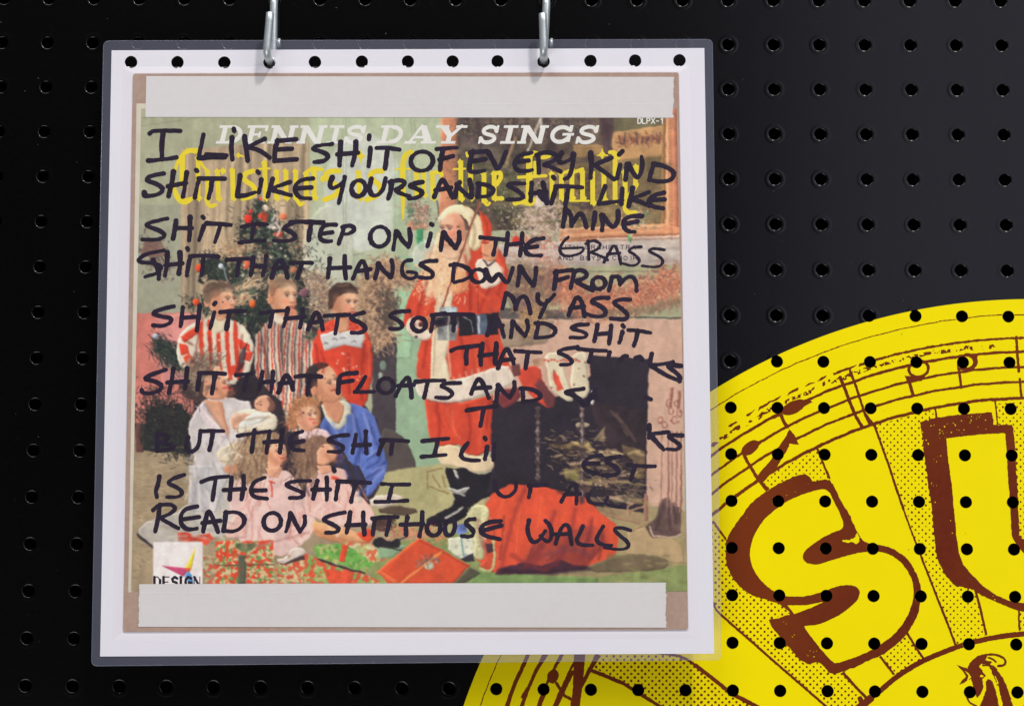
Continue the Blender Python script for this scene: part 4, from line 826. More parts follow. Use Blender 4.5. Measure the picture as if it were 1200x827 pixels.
# white-trimmed red coat
for P in ([(545,300),(552,330),(551,364)], [(574,338),(566,352),(562,366)], [(590,320),(584,345)], [(500,330),(494,352),(488,372)], [(480,362),(486,384)], [(540,396),(546,430),(544,440)], [(500,400),(496,430)], [(570,400),(576,424)], [(512,474),(516,500),(512,518)], [(548,476),(552,505),(548,526)], [(574,470),(570,500)]): sl(P, 2.2, (146,42,30), .55)
for P in ([(560,342),(572,350)], [(506,345),(498,370)], [(556,400),(560,436)], [(524,480),(534,510)], [(562,480),(563,520)], [(580,296),(590,318)]): sl(P, 2.0, (226,106,68), .5)
for k in range(16): x = 490+k*7; sl([(x,447+10*math.sin(k*.4+1.2)-max(0,x-540)*.26),(x+2,458+6*math.sin(k*.4+1.2)-max(0,x-540)*.26)], 1.3, [(238,232,216),(190,178,162)][k % 2], .5)
for P in ([(512,350),(509,400),(508,440)],): sl(P, 1.2, (170,150,124), .6)
sl([(528,352),(524,400),(528,440)], 1.2, (240,234,210), .6)
for k in range(26): x0, y0 = RNG.uniform(498,542), RNG.uniform(290,338); sl([(x0,y0),(x0+RNG.uniform(-4,4),y0+RNG.uniform(5,12))], 1.1, [(244,222,190),(206,152,110),(236,200,160)][k % 3], .45)
for P in ([(516,255),(528,244),(546,246),(558,262),(560,280)],): sl(P, 2.6, (240,232,204), .7)
sl([(552,254),(558,272),(553,292)], 2, (150,128,96), .5); sl([(566,252),(572,266),(570,282)], 1.8, (150,46,30), .55)
line([(562,236),(548,275),(518,360)], .9, (140,76,58)); sl([(563,296),(572,300)], 1, (120,76,60), .6); sl([(570,282),(580,286)], 1, (236,190,150), .6)
# robe, blanket, blue cardigan, pink dresses
for k in range(26):
    x0, y0 = RNG.uniform(224,268), RNG.uniform(492,600); sl([(x0,y0),(x0+RNG.uniform(-6,8),y0+RNG.uniform(10,26)),(x0+RNG.uniform(-10,14),y0+RNG.uniform(24,40))], 1.5, [(156,158,164),(226,224,220),(180,178,176)][k % 3], .5)
sl([(240,474),(252,490),(268,514)], 1.4, (150,140,144), .7); sl([(234,478),(246,490),(262,508)], 1.2, (234,226,222), .7); sl([(256,470),(262,486),(268,506)], 2, (180,124,96), .5)
for k in range(16):
    x0, y0 = RNG.uniform(168,262), RNG.uniform(606,630); sl([(x0,y0),(x0+RNG.uniform(8,24),y0+RNG.uniform(-6,8))], 1.5, [(150,148,142),(206,204,196)][k % 2], .5)
for P in ([(274,488),(290,482),(312,484)], [(278,500),(300,498),(318,492)], [(262,534),(276,528),(284,536)]): sl(P, 1.6, (244,238,222), .6)
for P in ([(276,494),(296,490),(316,488)], [(286,506),(306,504)], [(258,540),(272,542),(282,538)]): sl(P, 1.2, (166,146,120), .6)
for P in ([(300,474),(306,470)], [(300,480),(304,481)]): sl(P, 1, (150,96,76), .7)
for P in ([(392,512),(398,530),(396,545)], [(412,480),(420,500),(426,530)], [(384,500),(398,530),(410,560)], [(424,520),(414,548),(424,566)], [(444,520),(446,540),(430,548)], [(430,560),(442,552),(452,540)], [(420,580),(436,562)], [(436,500),(441,520)]): sl(P, 2.0, (46,58,120), .6)
for P in ([(414,486),(416,508),(410,532)], [(426,484),(434,510),(436,530)], [(436,552),(448,546)], [(428,574),(440,560),(450,550)], [(390,496),(398,514)]): sl(P, 1.8, (144,160,222), .6)
for k in range(30):
    if k % 2: x0, y0 = RNG.uniform(276,355), RNG.uniform(562,622)
    else: x0, y0 = RNG.uniform(366,422), RNG.uniform(558,606)
    sl([(x0,y0),(x0+RNG.uniform(-6,8),y0+RNG.uniform(8,16)),(x0+RNG.uniform(-10,14),y0+RNG.uniform(16,28))], 1.4, [(244,226,220),(206,146,136),(236,212,206),(190,128,118)][k % 4], .5)
sl([(300,640),(330,632),(362,624)], 1.8, (176,130,122), .6); sl([(340,545),(352,556),(362,580)], 2, (60,46,52), .6); sl([(330,548),(322,556)], 2, (160,112,90), .5)
for P in ([(368,622),(400,632),(430,636)], [(374,628),(404,636)]): sl(P, 1.8, (176,118,76), .5)
sl([(372,616),(396,622),(420,628)], 2, (238,194,150), .6)
for k in range(50):                                # long hair
    x0, y0 = (RNG.uniform(284,310), RNG.uniform(516,560)) if k % 2 else (RNG.uniform(350,366), RNG.uniform(518,566)); sl([(x0,y0),(x0+RNG.uniform(-5,3),y0+RNG.uniform(8,18))], 1.1, [(96,74,60),(186,162,130),(140,112,88)][k % 3], .5)
for k in range(26): x0, y0 = RNG.uniform(220,250), RNG.uniform(424,462); sl([(x0,y0),(x0+RNG.uniform(3,10),y0+RNG.uniform(-7,5))], 1.3, [(70,58,54),(170,152,126),(112,94,80)][k % 3], .55)
# fir tree: darker boughs with pale tips
for k in range(54):
    t_ = RNG.rand(); x0 = 308+(t_*62)*RNG.choice([-1,1])*RNG.uniform(.2,1); y0 = 246+t_*150; sgn = 1 if x0 > 308 else -1
    if 300 < y0 and 240 < x0 < 285 and y0 > 332: continue
    if y0 > 322 and (308 < x0 < 352): continue
    sl([(x0,y0),(x0+sgn*6,y0+3),(x0+sgn*11,y0+2)], 1.7, (28,34,34), .75)
    bristles([(x0,y0),(x0+sgn*11,y0+2)], 4, 16, 4, [(96,114,94),(64,84,66),(120,134,112)], ang=90 if k % 2 else 60, seed=200+k)
for k in range(34): sl([(RNG.normal(310,24), RNG.uniform(262,325))], RNG.uniform(.8,1.6), [(224,204,176),(200,150,116),(236,226,206),(170,80,60)][k % 4], .85, sm=0)
sl([(311,246)], 2.6, (236,220,200), .9, sm=0); sl([(310,254),(310,258)], 3.0, (206,64,42), .9); sl([(309,249),(313,249)], .6, (60,40,40), .7)
for P in ([(324,262),(328,268),(325,276)], [(319,258),(322,252)]): sl(P, 1.1, (238,228,220), .9)
# sack
for P in ([(616,572),(604,600),(592,640),(588,664)], [(632,640),(622,655),(612,668)], [(650,600),(640,630),(626,660)], [(674,596),(668,630),(652,662)], [(692,610),(690,636),(676,660)], [(706,622),(706,640),(690,654)], [(662,640),(650,660),(636,668)], [(600,650),(620,662),(640,668)], [(560,610),(566,640)]): sl(P, 3.0, (120,46,50), .5)
for P in ([(590,580),(584,610),(586,636)], [(636,586),(630,620)], [(664,590),(658,616)], [(700,612),(698,634)], [(716,616),(718,640),(708,652)], [(610,590),(602,620)]): sl(P, 2.6, (226,98,56), .5)
sl([(590,668),(640,672),(690,666)], 2.6, (44,28,44), .7); sl([(640,650),(670,640),(690,650)], 4, (110,60,70), .5)
# boots, fireplace, logs, tools
for P in ([(534,552),(536,560)], [(528,572),(542,578),(548,572)], [(530,576),(544,580)], [(522,606),(534,600),(542,594)]): sl(P, 1.1, (214,216,206), .85)
for x, y0, y1 in ((630,478,562),(682,478,588)):
    sl([(x,y0),(x,y1)], 2.6, (38,32,40), .9); sl([(x,y0),(x+.4,y1)], 1.5, (96,82,80), .8)
    y = y0
    while y < y1: sl([(x+RNG.uniform(-.7,.7),y),(x+RNG.uniform(-.7,.7),y+RNG.uniform(1,4))], RNG.uniform(.7,1.5), [(196,180,168),(150,128,116),(60,50,54)][RNG.randint(3)], .8); y += RNG.uniform(3,8)
for k in range(46):
    x0, y0 = RNG.uniform(650,748), RNG.uniform(520,590); c = [(190,170,122),(206,176,144),(54,42,46),(40,32,38),(150,132,84),(120,96,76)][k % 6]
    sl([(x0,y0),(x0+RNG.uniform(5,18),y0+RNG.uniform(-3,4))], RNG.uniform(1.0,2.4), c, .7)
for P in ([(722,485),(735,502),(744,516)], [(716,482),(728,494)]): sl(P, 1.6, (120,98,90), .5)
for x in (776,783,788,793,798): sl([(x,506),(x-1.5,600)], .8, (206,164,146), .6)
for x, y in ((784,470),(792,468),(787,480),(796,480),(785,490),(793,492),(773,492)): sl([(x,y)], 1.6, (214,170,150), .8, sm=0); sl([(x+1.5,y+2)], 1.3, (110,66,60), .7, sm=0)
for P in ([(776,592),(772,612),(768,620)], [(790,590),(792,612)], [(783,596),(786,620)]): sl(P, 2, (60,42,46), .6)
# garlands: glints and shade
for k in range(140):
    t_ = RNG.rand(); x0 = 648+t_*148; y0 = 322+t_*60-66*t_*t_+RNG.normal(0,7); sl([(x0,y0),(x0+RNG.uniform(-5,5),y0+RNG.uniform(-5,5))], .8, [(236,188,156),(150,84,66),(206,120,92),(110,76,66)][k % 4], .7)
for k in range(120):
    y0 = RNG.uniform(312,398); x0 = 444+RNG.normal(0,9); sl([(x0,y0),(x0+RNG.uniform(-6,6),y0+RNG.uniform(0,6))], .8, [(226,198,164),(96,78,68),(190,150,116),(70,58,56)][k % 4], .7)
for k in range(60): x0, y0 = RNG.normal(622,14), RNG.uniform(316,372); sl([(x0,y0),(x0+RNG.uniform(-5,5),y0+RNG.uniform(-5,6))], 1, [(206,170,110),(96,70,66),(176,130,90),(130,90,100)][k % 4], .6)
for k in range(50): x0, y0 = RNG.normal(633,13), RNG.normal(262,17); sl([(x0,y0)], RNG.uniform(1,2.4), [(232,222,204),(170,146,124),(206,186,164),(120,96,86)][k % 4], .7, sm=0)
for k in range(26): x0, y0 = RNG.normal(738,10), RNG.normal(262,9); sl([(x0,y0)], RNG.uniform(1,2), [(226,160,110),(120,150,120),(236,210,186),(160,100,76)][k % 4], .7, sm=0)
# painting: horsemen on the ochre field, trees; gilt frame beads
for k in range(16): x0 = 726+k*3.3; sl([(x0,158+RNG.uniform(-2,4)),(x0+RNG.uniform(-2,2),164+RNG.uniform(0,5))], 1.2, [(90,54,56),(130,74,56),(70,56,64),(150,96,66)][k % 4], .8)
for P in ([(706,138),(712,160),(714,176)], [(602,140),(600,160),(590,186)], [(560,140),(566,190)], [(640,138),(650,200)], [(690,205),(692,246)]): sl(P, 3, (66,52,56), .6)
for k in range(40): x0, y0 = RNG.uniform(540,770), RNG.uniform(190,262); sl([(x0,y0),(x0+RNG.uniform(6,22),y0+RNG.uniform(-2,2))], 2, [(84,90,56),(150,136,94),(112,106,66),(64,62,50)][k % 4], .45)
for k in range(34): sl([(786+.04*k,142+k*4.2)], 1.1, (150,92,66), .6, sm=0)
sl([(660,276),(776,270)], 1.2, (238,190,140), .6); sl([(664,283),(796,279)], 1, (140,90,66), .6)
sl([(598,292),(660,296),(740,294),(796,296)], 4, (214,208,202), .5); sl([(600,308),(680,309),(796,306)], 3, (150,140,132), .5)
# rug, gifts, toys
for k in range(60): x0, y0 = RNG.uniform(700,800), RNG.uniform(650,688); sl([(x0,y0),(x0+RNG.uniform(4,10),y0+RNG.uniform(-1,1))], 1.2, [(120,118,76),(168,160,110),(104,110,66)][k % 3], .4)
for k in range(50): x0, y0 = RNG.uniform(160,226), RNG.uniform(520,680); sl([(x0,y0),(x0+RNG.uniform(4,14),y0+RNG.uniform(-1,1))], 1.1, [(136,120,92),(184,170,140)][k % 2], .4)
for k in range(40): x0, y0 = RNG.uniform(258,440), RNG.uniform(650,682); sl([(x0,y0)], RNG.uniform(.8,1.8), [(214,206,160),(190,60,40),(90,130,66),(226,180,90)][k % 4], .6, sm=0)
for P in (T('K',[(445,682),(520,620),(610,548),(715,462)]), T('K',[(600,755),(720,660),(860,550)])): sl(P, 1.2, (232,140,84), .6)
sl(T('K',[(720,480),(880,560),(1030,645)]), 1.4, (150,50,34), .5)
for k in range(22): x0, y0 = RNG.normal(562,5), RNG.uniform(596,650); sl([(x0,y0)], 1.6, [(222,222,182),(166,170,120)][k % 2], .6, sm=0)
for k in range(12): x0, y0 = RNG.uniform(530,550), RNG.uniform(630,652); sl([(x0,y0)], 1.6, [(228,230,214),(150,166,150),(110,130,180)][k % 3], .6, sm=0)
# label in the corner
fill(T('J',[(160,487),(476,487),(476,760),(160,760)]), (226,225,226), .01, vol=0); fill(T('J',[(215,640),(395,658),(355,710)]), (186,76,116), .05); fill(T('J',[(435,515),(365,655),(405,668)]), (226,206,70), .05); fill(T('J',[(365,655),(400,655),(395,690),(380,690)]), (206,90,60)); fill(T('J',[(385,672),(408,700),(420,760),(390,752),(362,710)]), (84,150,206), .1)
# the outlines wander a little, as they do in an old offset print
wx = (vnoise(IMX, IMY, 6, 101)-.5)*2.6+(vnoise(IMX, IMY, 2.2, 103)-.5)*1.0; wy = (vnoise(IMX, IMY, 6, 102)-.5)*2.6+(vnoise(IMX, IMY, 2.2, 104)-.5)*1.0
jj_, ii_ = np.mgrid[0:ny, 0:nx]; keep = ((IMX > 178) & (IMX < 240) & (IMY > 630))
wx[keep] = 0; wy[keep] = 0
IM = IM[np.clip((jj_+wy).round().astype(int), 0, ny-1), np.clip((ii_+wx).round().astype(int), 0, nx-1)]
tone = .05*(vnoise(IMX, IMY, 4.5, 106)-.5)+.07*(vnoise(IMX*1.6, IMY*.7, 9, 107)-.5)
IM *= (1+.06*(vnoise(IMX, IMY, 1.3, 105)-.5)+tone)[..., None]
# faint vertical tone bands and fine grain over the print
IM *= (1+.03*(vnoise(IMX, IMY*0, 9, 71)-.5)+.03*(vnoise(IMX, IMY, 1.2, 72)-.5))[..., None]
for _ in range(2):
    IM = (IM*2+np.roll(IM,1,0)+np.roll(IM,-1,0)+np.roll(IM,1,1)+np.roll(IM,-1,1))/6
IM = np.clip((IM-128)*1.02+130, 0, 250)
g = IM.reshape(ny//2, 2, nx//2, 2, 3).mean((1, 3)); gh, gw = g.shape[:2]
# quadrilateral of the print
def inside_quad():
    X = PX0+np.arange(gw)+.5; Y = PY0+np.arange(gh)+.5
    xl = 165.5+(153.6-165.5)*(Y-127)/(692.5-127); xr = 792.6+(805.6-792.6)*(Y-127)/(692.5-127)
    return X, Y, xl, xr
gX, gY, xl, xr = inside_quad()
rows = np.nonzero((gY > 127) & (gY < 692.6))[0]
U = np.linspace(0, 1, 640); cols = xl[rows][:, None]+(xr-xl)[rows][:, None]*U[None]
ci = np.clip(cols-PX0-.5, 0, gw-1.001); i0 = ci.astype(int); fr_ = (ci-i0)[..., None]
pc = g[rows[:, None], i0]*(1-fr_)+g[rows[:, None], np.minimum(i0+1, gw-1)]*fr_
PXX = cols; PYY = np.broadcast_to(gY[rows][:, None], cols.shape)
H_, W_ = cols.shape; vv = on(ZS+.13)(PXX.ravel(), PYY.ravel())
idx = np.arange(H_*W_).reshape(H_, W_); Lp = np.stack([idx[:-1,:-1], idx[1:,:-1], idx[1:,1:], idx[:-1,1:]], -1).reshape(-1)
nq = (H_-1)*(W_-1); me = mesh_arrays('printed_picture', vv, np.arange(nq)*4, np.full(nq, 4), Lp)
at = me.color_attributes.new('ink', 'FLOAT_COLOR', 'POINT')
pc = pc*1.02-pc.mean(-1, keepdims=True)*.02; pc = np.clip(pc*np.array([1.015,.975,.92])+np.array([0,0,3.]), 2, 252)
at.data.foreach_set('color', np.concatenate([np.clip(lin(pc.reshape(-1, 3))*ALB*1.07, 0, .95), np.ones((H_*W_, 1))], 1).astype(np.float32).ravel())
obj('printed_picture', me, MAT['picture'], sleeve)

# ---- title lettering
TW = Field(245, 140, 785, 175, .35)
def slabg(ch, x0, x1, y0=168.6, y1=147.0, sl=5.2, th=4.0, hb=2.7):
    w = x1-x0; h = y0-y1
    def q(u, v): return (x0+u*w+v*sl, y0-v*h)
    def bar(u0, u1, v0, v1): TW.poly([q(u0,v0),(q(u1,v0)),(q(u1,v1)),(q(u0,v1))])
    tw = th*1.45/w; sh = hb/h*1.15
    def stem(u, a=.0, b=1.): bar(u-tw/2, u+tw/2, a, b)
    def sf(u, v, ww=.34): bar(u-ww/2, u+ww/2, v, v+sh)
    def arc(cu, cv, ru, rv, a0, a1, r=th*.62):
        P = [q(cu+ru*math.cos(t), cv+rv*math.sin(t)) for t in np.linspace(math.radians(a0), math.radians(a1), 18)]; TW.stroke(P, r)
    if ch == 'D': stem(.24); bar(.02,.6,0,sh); bar(.02,.6,1-sh,1); arc(.52,.5,.32,.39,-90,90,th*.62)
    elif ch == 'E': stem(.24); bar(.0,.9,0,sh); bar(.0,.9,1-sh,1); bar(.2,.66,.5-sh*.45,.5+sh*.45); bar(.8,.92,0,.32); bar(.8,.92,.68,1); bar(.56,.66,.34,.66)
    elif ch == 'N': stem(.2); stem(.8); sf(.16,0,.32); sf(.16,1-sh,.3); sf(.84,1-sh,.32); TW.poly([q(.06,1),q(.3,1),q(.86,0),q(.66,0)])
    elif ch == 'I': stem(.5); bar(.06,.94,0,sh); bar(.06,.94,1-sh,1)
    elif ch == 'S':
        TW.stroke(smooth([q(.84,.68),q(.72,.9),q(.4,.93),q(.16,.78),q(.22,.56),q(.74,.44),(q(.86,.24)),q(.62,.07),q(.3,.07),q(.12,.3)]), th*.56); bar(.8,.93,.6,1); bar(.04,.16,0,.38)
    elif ch == 'A': TW.poly([q(.40,1),q(.6,1),q(.94,0),q(.66,0)]); TW.stroke([q(.46,.98),q(.16,.05)], 1.5); bar(.0,.38,0,sh); bar(.54,1.04,0,sh); bar(.26,.7,.28,.28+sh)
    elif ch == 'Y': stem(.5,0,.5); bar(.26,.76,0,sh); TW.poly([q(.04,1),q(.34,1),q(.62,.42),q(.4,.42)]); TW.stroke([q(.86,.97),q(.56,.45)], 1.7); bar(-.06,.42,1-sh,1); bar(.66,1.06,1-sh,1)
    elif ch == 'G': arc(.5,.5,.34,.40,50,330,th*.6); bar(.76,.9,.1,.5); bar(.55,1.0,.44,.44+sh); bar(.76,.9,.64,1)
for ch, a, b in (('D',252,284),('E',285.5,312),('N',313,345),('N',347,379),('I',381,400),('S',401,426),('D',441,472),('A',473.5,509),('Y',508,541),('S',559,582),('I',584.5,604),('N',605.5,638.5),('G',640,670),('S',673,699)): slabg(ch, a, b)
obj('title_lettering', TW.mesh('title', on(ZS+.19)), MAT['titlewhite'], sleeve)

# small prints drawn with simple strokes
GL = {'W':[[(0,1),(.25,0),(.5,.8),(.75,0),(1,1)]],'I':[[(.5,0),(.5,1)]],'T':[[(0,1),(1,1)],[(.5,1),(.5,0)]],'H':[[(0,0),(0,1)],[(1,0),(1,1)],[(0,.5),(1,.5)]],'O':[[(.5,0),(.1,.2),(0,.5),(.1,.8),(.5,1),(.9,.8),(1,.5),(.9,.2),(.5,0)]],
 'R':[[(0,0),(0,1),(.7,1),(.95,.75),(.7,.5),(0,.5)],[(.5,.5),(1,0)]],'C':[[(1,.85),(.5,1),(.1,.8),(0,.5),(.1,.2),(.5,0),(1,.15)]],'E':[[(1,1),(0,1),(0,0),(1,0)],[(0,.5),(.8,.5)]],'S':[[(.95,.85),(.5,1),(.08,.8),(.2,.55),(.8,.45),(.92,.2),(.5,0),(.05,.15)]],
 'A':[[(0,0),(.5,1),(1,0)],[(.2,.35),(.8,.35)]],'N':[[(0,0),(0,1),(1,0),(1,1)]],'D':[[(0,0),(0,1),(.6,1),(1,.7),(1,.3),(.6,0),(0,0)]],'B':[[(0,0),(0,1),(.7,1),(.9,.75),(.7,.52),(0,.52)],[(.7,.52),(1,.25),(.7,0),(0,0)]],'Y':[[(0,1),(.5,.5),(1,1)],[(.5,.5),(.5,0)]],
 'L':[[(0,1),(0,0),(.9,0)]],'P':[[(0,0),(0,1),(.7,1),(.95,.75),(.7,.48),(0,.48)]],'X':[[(0,0),(1,1)],[(0,1),(1,0)]],'-':[[(.2,.45),(.8,.45)]],'1':[[(.2,.75),(.55,1),(.55,0)]],"'":[[(.5,1),(.45,.72)]],'G':[[(1,.85),(.5,1),(.1,.8),(0,.5),(.1,.2),(.5,0),(1,.1),(1,.45),(.6,.45)]],' ':[]}
def words(Fx, s, x, y, w, h, gap, r):
    for ch in s:
        for P in GL[ch]: Fx.stroke([(x+u*w, y-v*h) for u, v in P], r)
        x += (w+gap) if ch not in "I'" else (w*.6+gap)
SP = Field(648, 282, 760, 310, .25)
words(SP, 'WITH ORCHESTRA', 654, 292, 4.2, 4.6, 2.6, .42); words(SP, "AND BOYS' CHOIR", 654, 304.6, 4.2, 4.6, 2.35, .42)
obj('subtitle_lettering', SP.mesh('subtitle', on(ZS+.19)), MAT['purple'], sleeve)
CN = Field(742, 136, 782, 150, .25); words(CN, 'DLPX-1', 747.5, 144.8, 3.9, 6.2, 1.4, .62)
obj('catalogue_number', CN.mesh('number', on(ZS+.19)), MAT['titlewhite'], sleeve)
DS = Field(176, 672, 240, 686, .25)
def serif(ch, x):
    w = 6.6; y0, y1 = 687.5, 675.6; h = y0-y1
    for P in GL[ch]:
        for a, b in zip(P[:-1], P[1:]):
            vert = abs(a[0]-b[0]) < .35*abs(a[1]-b[1])+.02 or ch in 'SG'; r = 1.5 if vert else .6
            if ch == 'N' and a[0] == b[0]: r = .5
            if ch == 'N' and a[0] != b[0]: r = 1.4
            DS.stroke([(x+a[0]*w, y0-a[1]*h), (x+b[0]*w, y0-b[1]*h)], r)
    if ch in 'DEIN': DS.stroke([(x-1+(w*.5 if ch == 'I' else 0)-(.8 if ch == 'I' else 0), y1), (x+2+(w*.5 if ch == 'I' else 0), y1)], .45)
for ch, x in zip('DESIGN', (181,191.6,201.4,208.6,217.4,227.6)): serif(ch, x)
obj('corner_label_lettering', DS.mesh('label_text', on(ZS+.19)), MAT['marker'], sleeve)

# blackletter title: broken-pen verticals with diamond feet
BY_ = Field(190, 168, 760, 270, .4)
def nib(P, w=3.2, tall=None):
    """pen held at 45 degrees: every point stamps a slanted lozenge"""
    for a, b in zip(P[:-1], P[1:]):
        d = w; A = [(a[0]-d,a[1]+d*.55),(a[0]+d,a[1]-d*.55)]; B = [(b[0]-d,b[1]+d*.55),(b[0]+d,b[1]-d*.55)]
        q = [A[0],A[1],B[1],B[0]]; BY_.poly(q)
    for a in (P[0], P[-1]): BY_.stroke([(a[0]-w*.8,a[1]+w*.4),(a[0]+w*.8,a[1]-w*.4)], .6)
def dia(x, y, r=4.0): BY_.poly([(x,y-r*1.25),(x+r,y),(x,y+r*1.25),(x-r,y)])
def minim(t, x, y0, y1, dx=0, w=2.8, feet=True, head=True):
    (ax, ay), (bx, by) = T(t, [(x,y0),(x+dx,y1)]); nib([(ax,ay),(bx,by)], w)
    if feet: dia(bx+1.4, by-.5, 3.8)
    if head: dia(ax-1.0, ay+.5, 3.3)
# C
BY_.stroke(smooth(T('A',[(440,262),(380,252),(320,310),(292,400),(295,500),(325,570),(375,582),(412,556)])), [2.2]+[2.2]*3+[3.4]*60) if False else None
cpts = smooth(T('A',[(440,258),(385,250),(330,300),(298,380),(290,480),(315,560),(365,585),(412,558)])); BY_.stroke(cpts, np.interp(np.linspace(0,1,len(cpts)), [0,.2,.5,.8,1], [3.2,2.8,1.6,4.2,1.8]))
nib(T('A',[(348,285),(346,480)]), 3.2); BY_.poly(T('A',[(370,240),(445,236),(465,260),(430,275),(375,262)]))
minim('A',448,300,560,0); minim('A',510,385,560,0); BY_.stroke(smooth(T('A',[(500,560),(510,600),(535,612),(555,600)])), [2.4]*13 if False else 2.4)
minim('A',572,385,565,6); BY_.stroke(smooth(T('A',[(455,300),(480,360),(515,385)])), 1.6)
minim('A',668,378,560,4); dia(*T('A',[(705,285)])[0], 3); BY_.stroke(T('A',[(705,280),(735,292)]), 1.2); minim('A',610,380,400,0, feet=False)
for P in ([(800,385),(745,400),(735,440),(790,470),(815,500),(800,545),(735,560)],): BY_.stroke(smooth(T('A',P)), 3.0)
minim('A',873,330,560,6); BY_.stroke(T('A',[(835,372),(905,368)]), 1.3)
for x in (950,1010,1072): minim('A',x,385,560,0)
BY_.stroke(T('A',[(1072,560),(1100,600),(1118,590)]), 2.3)
minim('A',1140,400,550,0); BY_.stroke(T('A',[(1130,400),(1180,365),(1240,375)]), 2.2); minim('B',45,385,560,0)
for ox in (0,): BY_.stroke(smooth(T('B',[(205,385),(140,385),(110,415),(150,455),(200,480),(190,540),(110,568)])), 3.1)
BY_.stroke(T('B',[(100,430),(100,440)]), 3); minim('B',328,390,560,6); dia(*T('B',[(343,290)])[0], 4.4); BY_.stroke(T('B',[(343,255),(343,330)]), .9); BY_.stroke(T('B',[(318,290),(370,290)]), .9)
BY_.stroke(smooth(T('B',[(480,385),(430,385),(395,410),(430,450),(470,480),(460,540),(380,568)])), 3.1)
fp = smooth(T('B',[(668,262),(630,275),(612,330),(610,450),(612,560),(612,700)])); BY_.stroke(fp, np.interp(np.linspace(0,1,len(fp)), [0,.15,.3,.7,1], [2.4,3.0,3.4,3.2,.5])); BY_.stroke(T('B',[(565,373),(690,370)]), 1.1)
minim('B',700,400,545,0); minim('B',745,400,540,0); minim('B',800,400,560,4); BY_.stroke(T('B',[(800,400),(850,385),(858,410)]), 2.6)
minim('B',982,325,565,0); BY_.stroke(T('B',[(935,373),(1010,370)]), 1.2); minim('B',1045,330,560,0); minim('B',1130,400,580,0); BY_.stroke(smooth(T('B',[(1130,580),(1150,606),(1165,590)])), 1.8); BY_.stroke(T('B',[(1020,270),(1024,290)]), 1.6)
minim('C',-5,400,560,0); BY_.stroke(smooth(T('C',[(0,400),(35,390),(40,430),(10,470)])), 2.6); BY_.stroke(T('C',[(-5,560),(45,560)]), 2.6)
# F
nib(T('C',[(220,290),(218,560)]), 3.8); BY_.stroke(smooth(T('C',[(130,590),(170,575),(230,598),(245,570)])), 3.2); BY_.stroke(T('C',[(150,425),(325,415)]), 1.9); BY_.stroke(smooth(T('C',[(200,300),(250,262),(300,300),(345,285)])), 3.0); BY_.stroke(T('C',[(255,330),(255,420)]), 2.0)
minim('C',365,400,550,0); minim('C',425,400,560,0)
for x in (492,560): minim('C',x,390,560,0)
BY_.stroke(T('C',[(480,575),(600,575)]), 1.2); BY_.stroke(T('C',[(430,400),(500,375)]), 2); BY_.stroke(T('C',[(500,395),(560,372)]), 2)
minim('C',625,395,590,0); dia(*T('C',[(686,280)])[0], 4.2); BY_.stroke(T('C',[(686,245),(686,318)]), .8); BY_.stroke(T('C',[(655,285),(720,285)]), .8)
minim('C',697,395,570,0); minim('C',768,275,580,0); BY_.stroke(smooth(T('C',[(735,265),(765,262),(790,300)])), 2.2)
minim('C',830,390,560,4); minim('C',905,355,470,-8,feet=False); BY_.stroke(smooth(T('C',[(905,470),(860,540),(825,620),(850,655),(895,650)])), 2.8)
obj('blackletter_lettering', BY_.mesh('blackletter', on(ZS+.18)), MAT['titleyellow'], sleeve)

# ---- marker handwriting
TILE['Z'] = None
HW = Field(150, 140, 815, 662, .45)
hr_ = np.random.RandomState(21)
def pen(t, strokes, r=None):
    r = r or (2.78 if t in 'ABC' else 2.6)
    for P in strokes:
        Q = T(t, P); Q = smooth(Q, 2); n = len(Q)
        e = r*(1+.12*hr_.randn(n)); e = (e+np.roll(e,1)+np.roll(e,-1))/3; e = np.full(n, r) if n < 3 else e
        if n >= 3:
            dxy = np.gradient(np.array(Q), axis=0); an = np.arctan2(dxy[:,1], dxy[:,0]); e = e*(1+.10*np.cos(2*(an-math.radians(70))))*np.linspace(hr_.uniform(.96,1.14), hr_.uniform(.84,1.0), n)
        j = hr_.randn(n, 2)*.10
        HW.stroke([(a+j[k][0], b+j[k][1]) for k, (a, b) in enumerate(Q)], e)
def O(cx, cy, rx, ry, rot=0, n=20): 
    e = ell(cx, cy, rx, ry, rot, n); return e+[e[1]]
pen('A',[[(138,145),(165,125),(335,128)],[(226,130),(215,220),(218,310)],[(130,318),(220,312),(310,298)],[(483,152),(466,230),(452,298)],[(452,302),(540,296),(622,300)],[(500,280),(560,280),(632,284)],[(676,115),(680,130)],[(665,172),(660,240),(668,310)],[(745,165),(752,220),(765,318)],[(872,180),(800,212),(768,238)],[(770,232),(850,255),(905,300)],[(955,190),(938,250),(938,322)],[(950,192),(1075,182)],[(942,248),(1048,242)],[(935,320),(1078,310)],
 [(230,400),(140,415),(115,445),(190,468),(228,500),(200,535),(110,548),(103,520)],[(290,390),(285,450),(260,545)],[(375,395),(365,470),(352,548)],[(255,482),(370,462)],[(434,378),(442,385)],[(455,435),(440,490),(428,552)],[(450,432),(618,434)],[(537,440),(530,500),(515,558)],[(718,412),(708,470),(698,545)],[(700,545),(760,540),(812,520)],[(830,388),(835,396)],[(852,440),(848,480),(836,520)],[(925,435),(908,490),(893,548)],[(1035,455),(960,480),(905,500)],[(905,500),(970,520),(1042,540)],[(1182,432),(1100,440),(1060,490),(1080,540),(1110,558),(1165,560)],[(1090,495),(1172,490)]])
